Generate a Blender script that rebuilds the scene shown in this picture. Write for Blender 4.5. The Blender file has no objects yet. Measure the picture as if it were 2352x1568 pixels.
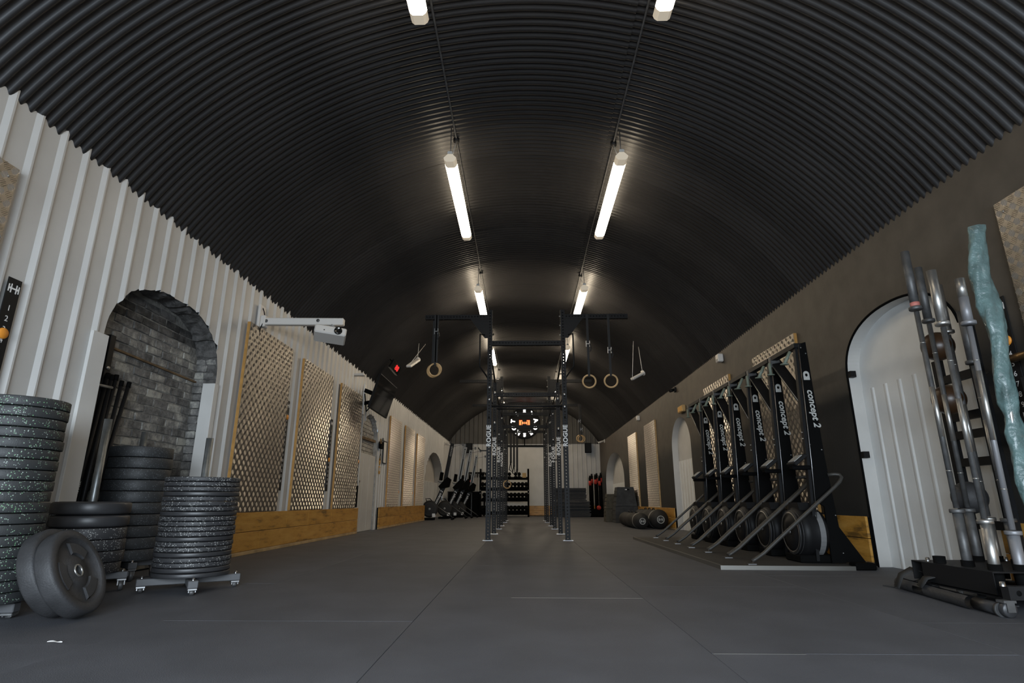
import bpy, bmesh, math, random
from mathutils import Vector, Matrix, Euler
R_ = math.radians
PI = math.pi
rnd = random.Random(7)
scn = bpy.context.scene
col = scn.collection

# ------------------------------------------------------------------ camera, light, exposure
CAM_H = 0.575
cam_d = bpy.data.cameras.new('camera')
cam_d.sensor_width = 36.0
cam_d.lens = 1302.0 * 36.0 / 2352.0
cam_d.clip_start = 0.05
cam = bpy.data.objects.new('camera', cam_d)
cam.location = (0, 0, CAM_H)
cam.rotation_euler = (PI / 2 + math.atan(367 / 1302.0), 0, math.atan(27 / math.hypot(1302, 367)))
col.objects.link(cam)
scn.camera = cam

scn.view_settings.view_transform = 'Standard'
scn.view_settings.look = 'None'
scn.view_settings.gamma = 1.0
scn.view_settings.use_curve_mapping = False
scn.view_settings.exposure = 0.32

world = bpy.data.worlds.new('world')
scn.world = world
world.use_nodes = True
world.node_tree.nodes['Background'].inputs[0].default_value = (0.62, 0.78, 0.95, 1)
world.node_tree.nodes['Background'].inputs[1].default_value = 0.6

# daylight coming in through the open entrance behind the camera
dl = bpy.data.lights.new('daylight_entrance', 'AREA')
dl.shape = 'RECTANGLE'
dl.size, dl.size_y = 4.6, 2.4
dl.energy = 700
dl.color = (0.78, 0.89, 1.0)
dlo = bpy.data.objects.new('daylight_entrance', dl)
dlo.location = (0, -2.9, 1.3)
dlo.rotation_euler = (R_(36), 0, 0)
col.objects.link(dlo)
LAMP_STRENGTH = 25.0
LAMP_COLOR = (1.0, 0.84, 0.62)

# ------------------------------------------------------------------ materials
MATS = {}
def mat(name, color, rough=0.6, metal=0.0, var=0.0, vscale=8.0, bump=0.0, bscale=60.0, spec=0.5, emit=None, estr=0.0, randv=0.0, coat=0.0):
    m = bpy.data.materials.new(name)
    m.use_nodes = True
    nt = m.node_tree
    b = nt.nodes['Principled BSDF']
    b.inputs['Base Color'].default_value = (*color, 1)
    b.inputs['Roughness'].default_value = rough
    b.inputs['Metallic'].default_value = metal
    b.inputs['Specular IOR Level'].default_value = spec
    if coat:
        b.inputs['Coat Weight'].default_value = coat
    if emit:
        b.inputs['Emission Color'].default_value = (*emit, 1)
        b.inputs['Emission Strength'].default_value = estr
    tc = nt.nodes.new('ShaderNodeTexCoord')
    src = None
    if var > 0 or randv > 0:
        n = nt.nodes.new('ShaderNodeTexNoise')
        n.inputs['Scale'].default_value = vscale
        n.inputs['Detail'].default_value = 6
        nt.links.new(tc.outputs['Object'], n.inputs['Vector'])
        mr = nt.nodes.new('ShaderNodeMapRange')
        mr.inputs[1].default_value = 0.3
        mr.inputs[2].default_value = 0.7
        mr.inputs[3].default_value = 1 - var
        mr.inputs[4].default_value = 1 + var
        nt.links.new(n.outputs['Fac'], mr.inputs[0])
        fac = mr.outputs[0]
        if randv > 0:
            oi = nt.nodes.new('ShaderNodeObjectInfo')
            m2 = nt.nodes.new('ShaderNodeMapRange')
            m2.inputs[3].default_value = 1 - randv
            m2.inputs[4].default_value = 1 + randv
            nt.links.new(oi.outputs['Random'], m2.inputs[0])
            mu = nt.nodes.new('ShaderNodeMath')
            mu.operation = 'MULTIPLY'
            nt.links.new(fac, mu.inputs[0])
            nt.links.new(m2.outputs[0], mu.inputs[1])
            fac = mu.outputs[0]
        vm = nt.nodes.new('ShaderNodeVectorMath')
        vm.operation = 'SCALE'
        vm.inputs[0].default_value = color
        nt.links.new(fac, vm.inputs['Scale'])
        nt.links.new(vm.outputs[0], b.inputs['Base Color'])
    if bump > 0:
        n2 = nt.nodes.new('ShaderNodeTexNoise')
        n2.inputs['Scale'].default_value = bscale
        n2.inputs['Detail'].default_value = 4
        nt.links.new(tc.outputs['Object'], n2.inputs['Vector'])
        bp = nt.nodes.new('ShaderNodeBump')
        bp.inputs['Strength'].default_value = bump
        bp.inputs['Distance'].default_value = 0.01
        nt.links.new(n2.outputs['Fac'], bp.inputs['Height'])
        nt.links.new(bp.outputs[0], b.inputs['Normal'])
    MATS[name] = m
    return m

def nodes(m):
    return m.node_tree, m.node_tree.nodes['Principled BSDF']

def speck(name, base, c1, c2, amount=0.14, scale=150.0, rough=0.55):
    """black rubber with coloured crumbs, offset per object so no two plates match"""
    m = mat(name, base, rough, bump=0.15, bscale=180)
    nt, b = nodes(m)
    tc = nt.nodes.new('ShaderNodeTexCoord')
    oi = nt.nodes.new('ShaderNodeObjectInfo')
    ad = nt.nodes.new('ShaderNodeVectorMath'); ad.operation = 'ADD'
    sc = nt.nodes.new('ShaderNodeMath'); sc.operation = 'MULTIPLY'; sc.inputs[1].default_value = 37.0
    nt.links.new(oi.outputs['Random'], sc.inputs[0])
    cb = nt.nodes.new('ShaderNodeCombineXYZ')
    nt.links.new(sc.outputs[0], cb.inputs[0]); nt.links.new(sc.outputs[0], cb.inputs[2])
    nt.links.new(tc.outputs['Object'], ad.inputs[0]); nt.links.new(cb.outputs[0], ad.inputs[1])
    vo = nt.nodes.new('ShaderNodeTexVoronoi'); vo.inputs['Scale'].default_value = scale
    nt.links.new(ad.outputs[0], vo.inputs['Vector'])
    # choose a share of the cells, thicker where a coarse noise is high
    no = nt.nodes.new('ShaderNodeTexNoise'); no.inputs['Scale'].default_value = 7.0
    nt.links.new(ad.outputs[0], no.inputs['Vector'])
    sep = nt.nodes.new('ShaderNodeSeparateColor')
    nt.links.new(vo.outputs['Color'], sep.inputs[0])
    thr = nt.nodes.new('ShaderNodeMapRange')
    thr.inputs[1].default_value = 0.35; thr.inputs[2].default_value = 0.7
    thr.inputs[3].default_value = amount * 0.35; thr.inputs[4].default_value = amount * 2.0
    nt.links.new(no.outputs['Fac'], thr.inputs[0])
    lt = nt.nodes.new('ShaderNodeMath'); lt.operation = 'LESS_THAN'
    nt.links.new(sep.outputs[0], lt.inputs[0]); nt.links.new(thr.outputs[0], lt.inputs[1])
    d = nt.nodes.new('ShaderNodeMath'); d.operation = 'LESS_THAN'; d.inputs[1].default_value = 0.42
    nt.links.new(vo.outputs['Distance'], d.inputs[0])
    ml = nt.nodes.new('ShaderNodeMath'); ml.operation = 'MULTIPLY'
    nt.links.new(lt.outputs[0], ml.inputs[0]); nt.links.new(d.outputs[0], ml.inputs[1])
    mc = nt.nodes.new('ShaderNodeMix'); mc.data_type = 'RGBA'
    mc.inputs[6].default_value = (*c1, 1); mc.inputs[7].default_value = (*c2, 1)
    nt.links.new(sep.outputs[1], mc.inputs[0])
    mx = nt.nodes.new('ShaderNodeMix'); mx.data_type = 'RGBA'
    mx.inputs[6].default_value = (*base, 1)
    nt.links.new(ml.outputs[0], mx.inputs[0]); nt.links.new(mc.outputs[2], mx.inputs[7])
    nt.links.new(mx.outputs[2], b.inputs['Base Color'])
    return m

M_white = mat('white_painted_steel', (0.52, 0.51, 0.49), 0.45, var=0.07, vscale=2.2, bump=0.03, bscale=20)
M_white2 = mat('white_board_paint', (0.60, 0.59, 0.565), 0.5, var=0.06, vscale=3)
M_plaster = mat('white_plaster', (0.58, 0.575, 0.56), 0.7, var=0.05, vscale=3, bump=0.2, bscale=30)
M_greyplaster = mat('grey_plaster', (0.42, 0.40, 0.37), 0.8, var=0.06, vscale=3)
M_ceil = mat('charcoal_sheet_paint', (0.0235, 0.0225, 0.0225), 0.34, var=0.18, vscale=1.5, randv=0.16, spec=0.5)
M_gable = mat('charcoal_wall_sheet', (0.085, 0.078, 0.068), 0.55, var=0.15, vscale=2)
M_rubber_floor = mat('rubber_floor_mat', (0.080, 0.082, 0.092), 0.62, var=0.16, vscale=2.5, bump=0.35, bscale=220, randv=0.08)
M_joint = mat('floor_joint', (0.03, 0.03, 0.03), 0.9)
M_alu = mat('checker_aluminium', (0.33, 0.305, 0.275), 0.42, metal=1.0, var=0.05, vscale=4)
M_tread = mat('checker_tread', (0.66, 0.61, 0.55), 0.34, metal=1.0)
M_ply = mat('orange_ply_edge', (0.42, 0.22, 0.055), 0.6, var=0.15, vscale=20)
M_plypale = mat('pale_ply_edge', (0.50, 0.33, 0.14), 0.6, var=0.15, vscale=20)
M_black = mat('black_powder_coat', (0.008, 0.008, 0.0085), 0.5, spec=0.2, bump=0.05, bscale=300)
M_rig = mat('rig_charcoal_coat', (0.0125, 0.0125, 0.013), 0.55, spec=0.22, bump=0.05, bscale=300)
M_dark = mat('matt_black', (0.0045, 0.0045, 0.0045), 0.8, spec=0.04)
M_rub = mat('black_rubber', (0.034, 0.034, 0.036), 0.6, var=0.25, vscale=9, bump=0.2, bscale=120)
M_rub2 = mat('smooth_black_rubber', (0.03, 0.03, 0.032), 0.42, var=0.15, vscale=6)
M_speckg = speck('green_fleck_rubber', (0.028, 0.030, 0.031), (0.36, 0.40, 0.38), (0.14, 0.33, 0.15), 0.17, 150)
M_speckw = speck('white_fleck_rubber', (0.031, 0.031, 0.033), (0.40, 0.40, 0.38), (0.28, 0.28, 0.27), 0.24, 150)
M_speckf = speck('faint_fleck_rubber', (0.028, 0.030, 0.032), (0.13, 0.14, 0.15), (0.08, 0.09, 0.09), 0.16, 160)
M_steel = mat('brushed_steel', (0.40, 0.39, 0.37), 0.36, metal=0.85, var=0.1, vscale=30)
M_darksteel = mat('worn_dark_steel', (0.095, 0.095, 0.095), 0.5, metal=0.5, var=0.35, vscale=14)
M_zinc = mat('grey_zinc_steel', (0.42, 0.42, 0.42), 0.35, metal=1.0)
M_galv = mat('galvanised_tube', (0.20, 0.21, 0.21), 0.40, metal=0.8, var=0.2, vscale=20)
M_dollybar = mat('grey_dolly_coat', (0.075, 0.076, 0.08), 0.5)
M_deck = mat('dark_deck_board', (0.034, 0.031, 0.027), 0.6, var=0.2, vscale=5)
M_logo = mat('pale_logo_print', (0.42, 0.42, 0.40), 0.5)
M_band = mat('grey_cage_band', (0.15, 0.15, 0.15), 0.5)
M_tube = mat('dull_bent_tube', (0.055, 0.052, 0.047), 0.5, metal=0.4)
M_bag = mat('dark_bag_canvas', (0.016, 0.0145, 0.013), 0.7, var=0.25, vscale=10, bump=0.3, bscale=60)
M_whitebright = mat('brightened_white_paint', (0.76, 0.77, 0.76), 0.5, var=0.05, vscale=4, bump=0.04, bscale=25)  # white paint for the right recesses, daylight brightness put into its colour
M_bronze = mat('bronze_sleeve', (0.30, 0.20, 0.10), 0.35, metal=1.0)
M_cerakote = mat('grey_bar_coat', (0.22, 0.22, 0.23), 0.45, metal=0.4)
M_alutrim = mat('alu_edge_trim', (0.22, 0.21, 0.19), 0.42, metal=0.8)
M_wtext = mat('white_lettering', (0.75, 0.74, 0.72), 0.5)
M_gtext = mat('grey_lettering', (0.40, 0.40, 0.38), 0.5)
M_orange = mat('orange_plastic', (0.75, 0.28, 0.03), 0.5)
M_otext = mat('orange_sticker', (0.62, 0.34, 0.08), 0.6)
M_red = mat('red_plastic', (0.42, 0.03, 0.02), 0.5)
M_wood = mat('pale_ring_wood', (0.55, 0.36, 0.17), 0.5, var=0.12, vscale=30)
M_web = mat('black_webbing', (0.022, 0.022, 0.022), 0.8)
M_whiteplastic = mat('white_plastic', (0.66, 0.63, 0.59), 0.45)
M_greyplastic = mat('grey_plastic', (0.30, 0.30, 0.29), 0.5)
M_screen = mat('dark_glass_screen', (0.012, 0.012, 0.013), 0.06, spec=0.7)
M_green = mat('sage_handle_rubber', (0.16, 0.19, 0.15), 0.6)
M_lens = mat('black_lens_glass', (0.01, 0.01, 0.01), 0.05, coat=1.0)
M_felt = mat('charcoal_foam_cover', (0.042, 0.044, 0.046), 0.9, var=0.25, vscale=9, bump=0.3, bscale=80)
M_boxwood = mat('olive_box_side', (0.07, 0.062, 0.045), 0.85, var=0.25, vscale=12)
M_brown = mat('brown_ball_leather', (0.045, 0.022, 0.010), 0.35)
M_lampbody = mat('lamp_body', (0.62, 0.60, 0.56), 0.5)
M_lamp = mat('lamp_diffuser_lit', (0.9, 0.88, 0.82), 0.5, emit=LAMP_COLOR, estr=LAMP_STRENGTH)
M_lamp_dim = mat('lamp_diffuser_dim', (0.9, 0.88, 0.82), 0.5, emit=LAMP_COLOR, estr=LAMP_STRENGTH * 0.42)  # nearest rows set dimmer to leave the front of the hall to daylight
M_lampend = mat('lamp_diffuser_end', (0.60, 0.54, 0.44), 0.35, emit=LAMP_COLOR, estr=0.25)
M_signw = mat('sign_letters_lit', (0.9, 0.9, 0.9), 0.5, emit=(1, 0.98, 0.95), estr=1.8)
M_signo = mat('sign_emblem_lit', (0.9, 0.3, 0.1), 0.5, emit=(1.0, 0.22, 0.07), estr=2.0)
M_redled = mat('red_led_digits', (0.4, 0.02, 0.02), 0.5, emit=(1.0, 0.03, 0.03), estr=0.9)
M_rope = mat('pale_rope', (0.42, 0.37, 0.31), 0.8)
M_paper = mat('white_paper', (0.72, 0.70, 0.67), 0.7)
M_tray = mat('steel_strap', (0.33, 0.32, 0.30), 0.5, metal=0.6)

# painted boards: yellow with black rub marks and drips
M_board = mat('yellow_board_paint', (0.44, 0.215, 0.035), 0.42, bump=0.08, bscale=50)
nt, b = nodes(M_board)
tc = nt.nodes.new('ShaderNodeTexCoord')
mp = nt.nodes.new('ShaderNodeMapping'); mp.inputs['Scale'].default_value = (1, 0.9, 5)
gm = nt.nodes.new('ShaderNodeNewGeometry')
nt.links.new(gm.outputs['Position'], mp.inputs[0])
n = nt.nodes.new('ShaderNodeTexNoise'); n.inputs['Scale'].default_value = 2.6; n.inputs['Detail'].default_value = 9; n.inputs['Roughness'].default_value = 0.68
nt.links.new(mp.outputs[0], n.inputs['Vector'])
cr = nt.nodes.new('ShaderNodeValToRGB')
cr.color_ramp.elements[0].position = 0.33; cr.color_ramp.elements[0].color = (0.16, 0.085, 0.022, 1)
cr.color_ramp.elements[1].position = 0.45; cr.color_ramp.elements[1].color = (0.46, 0.23, 0.04, 1)
e = cr.color_ramp.elements.new(0.62); e.color = (0.55, 0.30, 0.07, 1)
nt.links.new(n.outputs['Fac'], cr.inputs[0])
nt.links.new(cr.outputs[0], b.inputs['Base Color'])
M_kick = mat('pale_kick_board', (0.40, 0.27, 0.13), 0.6, var=0.25, vscale=5)

# dark wall: brown-grey above, near-black below, blending over a soft noisy edge, white paint specks
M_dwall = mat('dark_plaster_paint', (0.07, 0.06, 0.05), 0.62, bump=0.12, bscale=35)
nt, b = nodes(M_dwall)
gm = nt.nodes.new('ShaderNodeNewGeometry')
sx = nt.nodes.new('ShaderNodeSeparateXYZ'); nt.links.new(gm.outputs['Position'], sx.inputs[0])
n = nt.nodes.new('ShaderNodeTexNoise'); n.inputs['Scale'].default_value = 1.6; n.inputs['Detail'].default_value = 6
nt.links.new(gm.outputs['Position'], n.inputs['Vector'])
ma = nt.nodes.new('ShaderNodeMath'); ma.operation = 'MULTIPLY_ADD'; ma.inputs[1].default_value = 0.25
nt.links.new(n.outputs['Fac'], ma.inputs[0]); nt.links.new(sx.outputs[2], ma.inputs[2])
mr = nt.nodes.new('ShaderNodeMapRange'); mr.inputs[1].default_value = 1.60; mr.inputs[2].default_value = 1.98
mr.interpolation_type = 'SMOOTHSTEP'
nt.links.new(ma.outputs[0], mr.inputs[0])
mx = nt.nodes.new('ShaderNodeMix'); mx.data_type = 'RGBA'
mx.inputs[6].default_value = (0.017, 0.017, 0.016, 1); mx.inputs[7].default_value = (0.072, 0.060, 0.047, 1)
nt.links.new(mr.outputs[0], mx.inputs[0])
n2 = nt.nodes.new('ShaderNodeTexNoise'); n2.inputs['Scale'].default_value = 5; n2.inputs['Detail'].default_value = 8
nt.links.new(gm.outputs['Position'], n2.inputs['Vector'])
mr2 = nt.nodes.new('ShaderNodeMapRange'); mr2.inputs[1].default_value = .3; mr2.inputs[2].default_value = .7; mr2.inputs[3].default_value = .82; mr2.inputs[4].default_value = 1.18
nt.links.new(n2.outputs['Fac'], mr2.inputs[0])
vm = nt.nodes.new('ShaderNodeVectorMath'); vm.operation = 'SCALE'
nt.links.new(mx.outputs[2], vm.inputs[0]); nt.links.new(mr2.outputs[0], vm.inputs['Scale'])
vo = nt.nodes.new('ShaderNodeTexVoronoi'); vo.inputs['Scale'].default_value = 26
nt.links.new(gm.outputs['Position'], vo.inputs['Vector'])
spc = nt.nodes.new('ShaderNodeSeparateColor'); nt.links.new(vo.outputs['Color'], spc.inputs[0])
l1 = nt.nodes.new('ShaderNodeMath'); l1.operation = 'LESS_THAN'; l1.inputs[1].default_value = 0.16
nt.links.new(vo.outputs['Distance'], l1.inputs[0])
# specks gather around the near arch
ab = nt.nodes.new('ShaderNodeMath'); ab.operation = 'SUBTRACT'; ab.inputs[1].default_value = 5.75
nt.links.new(sx.outputs[1], ab.inputs[0])
ab2 = nt.nodes.new('ShaderNodeMath'); ab2.operation = 'ABSOLUTE'; nt.links.new(ab.outputs[0], ab2.inputs[0])
zb = nt.nodes.new('ShaderNodeMath'); zb.operation = 'SUBTRACT'; zb.inputs[1].default_value = 1.85; nt.links.new(sx.outputs[2], zb.inputs[0])
zb2 = nt.nodes.new('ShaderNodeMath'); zb2.operation = 'ABSOLUTE'; nt.links.new(zb.outputs[0], zb2.inputs[0])
sm = nt.nodes.new('ShaderNodeMath'); sm.operation = 'ADD'; nt.links.new(ab2.outputs[0], sm.inputs[0]); nt.links.new(zb2.outputs[0], sm.inputs[1])
mr3 = nt.nodes.new('ShaderNodeMapRange'); mr3.inputs[1].default_value = 0.1; mr3.inputs[2].default_value = 0.9; mr3.inputs[3].default_value = 0.16; mr3.inputs[4].default_value = 0.0
nt.links.new(sm.outputs[0], mr3.inputs[0])
l2 = nt.nodes.new('ShaderNodeMath'); l2.operation = 'LESS_THAN'
nt.links.new(spc.outputs[0], l2.inputs[0]); nt.links.new(mr3.outputs[0], l2.inputs[1])
mm = nt.nodes.new('ShaderNodeMath'); mm.operation = 'MULTIPLY'; nt.links.new(l1.outputs[0], mm.inputs[0]); nt.links.new(l2.outputs[0], mm.inputs[1])
mxs = nt.nodes.new('ShaderNodeMix'); mxs.data_type = 'RGBA'; mxs.inputs[7].default_value = (0.6, 0.58, 0.53, 1)
nt.links.new(mm.outputs[0], mxs.inputs[0]); nt.links.new(vm.outputs[0], mxs.inputs[6])
nt.links.new(mxs.outputs[2], b.inputs['Base Color'])

# old brick: grey with lime patches
def brickmat(name, c0, c1, c2):
    m = mat(name, c0, 0.9, bump=0.9, bscale=28)
    nt, b = nodes(m)
    g = nt.nodes.new('ShaderNodeNewGeometry')
    n = nt.nodes.new('ShaderNodeTexNoise'); n.inputs['Scale'].default_value = 9; n.inputs['Detail'].default_value = 10; n.inputs['Roughness'].default_value = 0.75
    nt.links.new(g.outputs['Position'], n.inputs['Vector'])
    oi = nt.nodes.new('ShaderNodeObjectInfo')
    ad = nt.nodes.new('ShaderNodeMath'); ad.operation = 'MULTIPLY_ADD'; ad.inputs[1].default_value = 0.22
    nt.links.new(oi.outputs['Random'], ad.inputs[0]); nt.links.new(n.outputs['Fac'], ad.inputs[2])
    cr = nt.nodes.new('ShaderNodeValToRGB')
    cr.color_ramp.elements[0].position = 0.42; cr.color_ramp.elements[0].color = (*c0, 1)
    cr.color_ramp.elements[1].position = 0.60; cr.color_ramp.elements[1].color = (*c1, 1)
    e = cr.color_ramp.elements.new(0.76); e.color = (*c2, 1)
    nt.links.new(ad.outputs[0], cr.inputs[0])
    nt.links.new(cr.outputs[0], b.inputs['Base Color'])
    return m
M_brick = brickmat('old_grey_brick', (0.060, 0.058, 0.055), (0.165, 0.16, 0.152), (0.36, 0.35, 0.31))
M_brickdark = brickmat('dark_arch_brick', (0.012, 0.012, 0.012), (0.05, 0.048, 0.045), (0.12, 0.115, 0.11))  # darker brick for the soffit and the top courses of the recess
M_mortar = mat('lime_mortar', (0.17, 0.165, 0.15), 0.95, var=0.35, vscale=14, bump=0.8, bscale=40)
M_brickpale = brickmat('painted_pale_brick', (0.22, 0.21, 0.19), (0.33, 0.31, 0.28), (0.42, 0.40, 0.36))
M_rust = mat('rust_ledge', (0.12, 0.075, 0.035), 0.9, var=0.5, vscale=9)

# green translucent wrapper
M_wrap = mat('teal_plastic_wrap', (0.125, 0.20, 0.195), 0.32, var=0.35, vscale=12, bump=1.0, bscale=34, spec=0.5)
nt, b = nodes(M_wrap)
b.inputs['Alpha'].default_value = 0.78
b.inputs['Coat Weight'].default_value = 0.3

# ------------------------------------------------------------------ mesh builder
class MB:
    def __init__(self):
        self.v = []; self.f = []; self.s = []
    def add(self, vs, fs, smooth=False):
        o = len(self.v)
        self.v.extend([tuple(p) for p in vs])
        for f in fs:
            self.f.append(tuple(i + o for i in f)); self.s.append(smooth)
        return self
    def box(self, c, s, rot=None, bevel=0.0):
        hx, hy, hz = s[0] / 2, s[1] / 2, s[2] / 2
        if bevel > 0:
            bm = bmesh.new()
            bmesh.ops.create_cube(bm, size=1.0, matrix=Matrix.Diagonal((s[0], s[1], s[2], 1)))
            bmesh.ops.bevel(bm, geom=bm.edges[:], offset=bevel, segments=1, affect='EDGES', profile=0.5)
            vs = [v.co.copy() for v in bm.verts]; bm.verts.index_update()
            fs = [[v.index for v in f.verts] for f in bm.faces]
            bm.free()
        else:
            vs = [Vector((x, y, z)) for x in (-hx, hx) for y in (-hy, hy) for z in (-hz, hz)]
            fs = [(0, 1, 3, 2), (4, 6, 7, 5), (0, 4, 5, 1), (2, 3, 7, 6), (0, 2, 6, 4), (1, 5, 7, 3)]
        if rot is not None:
            m = rot if isinstance(rot, Matrix) else Euler(rot).to_matrix()
            vs = [m @ p for p in vs]
        c = Vector(c)
        return self.add([p + c for p in vs], fs)
    def boxb(self, x0, x1, y0, y1, z0, z1, bevel=0.0):
        return self.box(((x0 + x1) / 2, (y0 + y1) / 2, (z0 + z1) / 2), (abs(x1 - x0), abs(y1 - y0), abs(z1 - z0)), bevel=bevel)
    def beam(self, p0, p1, w, h, up=(0, 0, 1), bevel=0.0):
        p0 = Vector(p0); p1 = Vector(p1); d = (p1 - p0); L = d.length; d.normalize()
        up = Vector(up); x = d.cross(up)
        if x.length < 1e-4:
            up = Vector((0, 1, 0)); x = d.cross(up)
        x.normalize(); z = x.cross(d)
        m = Matrix((x, d, z)).transposed()
        return self.box((p0 + p1) / 2, (w, L, h), rot=m, bevel=bevel)
    def tube(self, pts, r, seg=10, cap=True, smooth=True):
        pts = [Vector(p) for p in pts]
        rs = r if isinstance(r, (list, tuple)) else [r] * len(pts)
        n = len(pts); vs = []; fs = []
        t0 = (pts[1] - pts[0]).normalized()
        a = t0.cross(Vector((0, 0, 1)))
        if a.length < 1e-3:
            a = t0.cross(Vector((0, 1, 0)))
        a.normalize()
        for i in range(n):
            if i == 0: t = pts[1] - pts[0]
            elif i == n - 1: t = pts[-1] - pts[-2]
            else: t = (pts[i + 1] - pts[i]).normalized() + (pts[i] - pts[i - 1]).normalized()
            t.normalize()
            a = (a - t * a.dot(t))
            if a.length < 1e-5:
                a = t.orthogonal()
            a.normalize(); bb = t.cross(a)
            for k in range(seg):
                an = 2 * PI * k / seg
                vs.append(pts[i] + (a * math.cos(an) + bb * math.sin(an)) * rs[i])
        for i in range(n - 1):
            for k in range(seg):
                k2 = (k + 1) % seg
                fs.append((i * seg + k, i * seg + k2, (i + 1) * seg + k2, (i + 1) * seg + k))
        self.add(vs, fs, smooth)
        if cap:
            o = len(self.v) - len(vs)
            self.f.append(tuple(o + k for k in reversed(range(seg)))); self.s.append(False)
            self.f.append(tuple(o + (n - 1) * seg + k for k in range(seg))); self.s.append(False)
        return self
    def lathe(self, prof, seg=32, axis='Z', origin=(0, 0, 0), smooth=True, matrix=None, flat=False):
        """prof: list of (r, h); closed profile is not required"""
        vs = []; fs = []
        for r, h in prof:
            for k in range(seg):
                a = 2 * PI * k / seg
                x, y, z = r * math.cos(a), r * math.sin(a), h
                if axis == 'X': p = Vector((z, x, y))
                elif axis == 'Y': p = Vector((y, z, x))
                else: p = Vector((x, y, z))
                if matrix is not None: p = matrix @ p
                vs.append(p + Vector(origin))
        for i in range(len(prof) - 1):
            for k in range(seg):
                k2 = (k + 1) % seg
                fs.append((i * seg + k, i * seg + k2, (i + 1) * seg + k2, (i + 1) * seg + k))
        return self.add(vs, fs, smooth)
    def torus(self, c, R, r, n=(0, 1, 0), seg=40, ms=10):
        n = Vector(n).normalized(); a = n.orthogonal().normalized(); b2 = n.cross(a)
        vs = []; fs = []
        for i in range(seg):
            an = 2 * PI * i / seg; rad = a * math.cos(an) + b2 * math.sin(an)
            for k in range(ms):
                t = 2 * PI * k / ms
                vs.append(Vector(c) + rad * (R + r * math.cos(t)) + n * (r * math.sin(t)))
        for i in range(seg):
            i2 = (i + 1) % seg
            for k in range(ms):
                k2 = (k + 1) % ms
                fs.append((i * ms + k, i2 * ms + k, i2 * ms + k2, i * ms + k2))
        return self.add(vs, fs, True)
    def prism(self, poly, p0, u, w, n, t):
        """extrude a 2D polygon; u,w are plane axes, n normal, thickness t from p0"""
        u = Vector(u); w = Vector(w); n = Vector(n); p0 = Vector(p0)
        k = len(poly)
        vs = [p0 + u * a + w * b3 for a, b3 in poly] + [p0 + u * a + w * b3 + n * t for a, b3 in poly]
        fs = [tuple(range(k)), tuple(reversed(range(k, 2 * k)))]
        for i in range(k):
            j = (i + 1) % k
            fs.append((i, i + k, j + k, j))
        return self.add(vs, fs)
    def sphere(self, c, r, seg=20, rings=12, sx=1, sy=1, sz=1):
        vs = []; fs = []
        for i in range(rings + 1):
            th = PI * i / rings
            for k in range(seg):
                a = 2 * PI * k / seg
                vs.append(Vector(c) + Vector((sx * r * math.sin(th) * math.cos(a), sy * r * math.sin(th) * math.sin(a), sz * r * math.cos(th))))
        for i in range(rings):
            for k in range(seg):
                k2 = (k + 1) % seg
                fs.append((i * seg + k, (i + 1) * seg + k, (i + 1) * seg + k2, i * seg + k2))
        return self.add(vs, fs, True)
    def mesh(self, name, m):
        me = bpy.data.meshes.new(name)
        me.from_pydata(self.v, [], self.f)
        if any(self.s):
            me.polygons.foreach_set('use_smooth', self.s)
        me.materials.append(m)
        me.update()
        bm = bmesh.new(); bm.from_mesh(me)
        bmesh.ops.recalc_face_normals(bm, faces=bm.faces)
        bm.to_mesh(me); bm.free()
        return me
    def build(self, name, m, parent=None, loc=None):
        return link(name, self.mesh(name, m), parent, loc)

def link(name, me, parent=None, loc=None):
    o = bpy.data.objects.new(name, me)
    col.objects.link(o)
    if parent is not None: o.parent = parent
    if loc is not None: o.location = loc
    return o

def tag(o, label=None, cat=None, group=None, kind=None):
    if label: o['label'] = label
    if cat: o['category'] = cat
    if group: o['group'] = group
    if kind: o['kind'] = kind
    return o

def thing(name, label, cat, loc=(0, 0, 0), group=None, rot=(0, 0, 0)):
    o = bpy.data.objects.new(name, None)
    o.empty_display_size = 0.1
    o.location = loc; o.rotation_euler = rot
    col.objects.link(o)
    return tag(o, label, cat, group)

def dup(o, parent=None):
    c = o.copy(); col.objects.link(c)
    if parent is not None: c.parent = parent
    for ch in list(o.children):
        dup(ch, c)
    return c

def text_mesh(s, size, ext=0.001, bold=0.0, shear=0.0, align='CENTER', spacing=1.0):
    cu = bpy.data.curves.new('lettering', 'FONT')
    cu.body = s; cu.size = size; cu.extrude = ext; cu.offset = bold; cu.shear = shear
    cu.align_x = align; cu.align_y = 'CENTER'; cu.space_character = spacing
    cu.resolution_u = 3
    o = bpy.data.objects.new('lettering', cu)
    col.objects.link(o)
    dg = bpy.context.evaluated_depsgraph_get()
    dg.update()
    me = bpy.data.meshes.new_from_object(o.evaluated_get(dg))
    bpy.data.objects.remove(o); bpy.data.curves.remove(cu)
    return me

def text(name, s, size, m, parent, loc, xdir, ydir, **kw):
    """lettering lying in the plane spanned by xdir (reading direction) and ydir (letter up)"""
    me = text_mesh(s, size, **kw)
    me.materials.clear(); me.materials.append(m)
    x = Vector(xdir).normalized(); y = Vector(ydir).normalized(); z = x.cross(y)
    mtx = Matrix((x, y, z)).transposed().to_4x4()
    mtx.translation = Vector(loc)
    me.transform(mtx)
    return link(name, me, parent)

ORD = ['topmost', 'second', 'third', 'fourth', 'fifth', 'sixth', 'seventh', 'eighth', 'ninth', 'tenth', 'eleventh', 'twelfth', 'thirteenth',
       'fourteenth', 'fifteenth', 'sixteenth', 'seventeenth', 'eighteenth', 'nineteenth', 'twentieth', 'twenty-first', 'twenty-second', 'twenty-third', 'twenty-fourth']
def nth(k, first='first'):
    return first if k == 0 else ORD[k]

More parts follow.
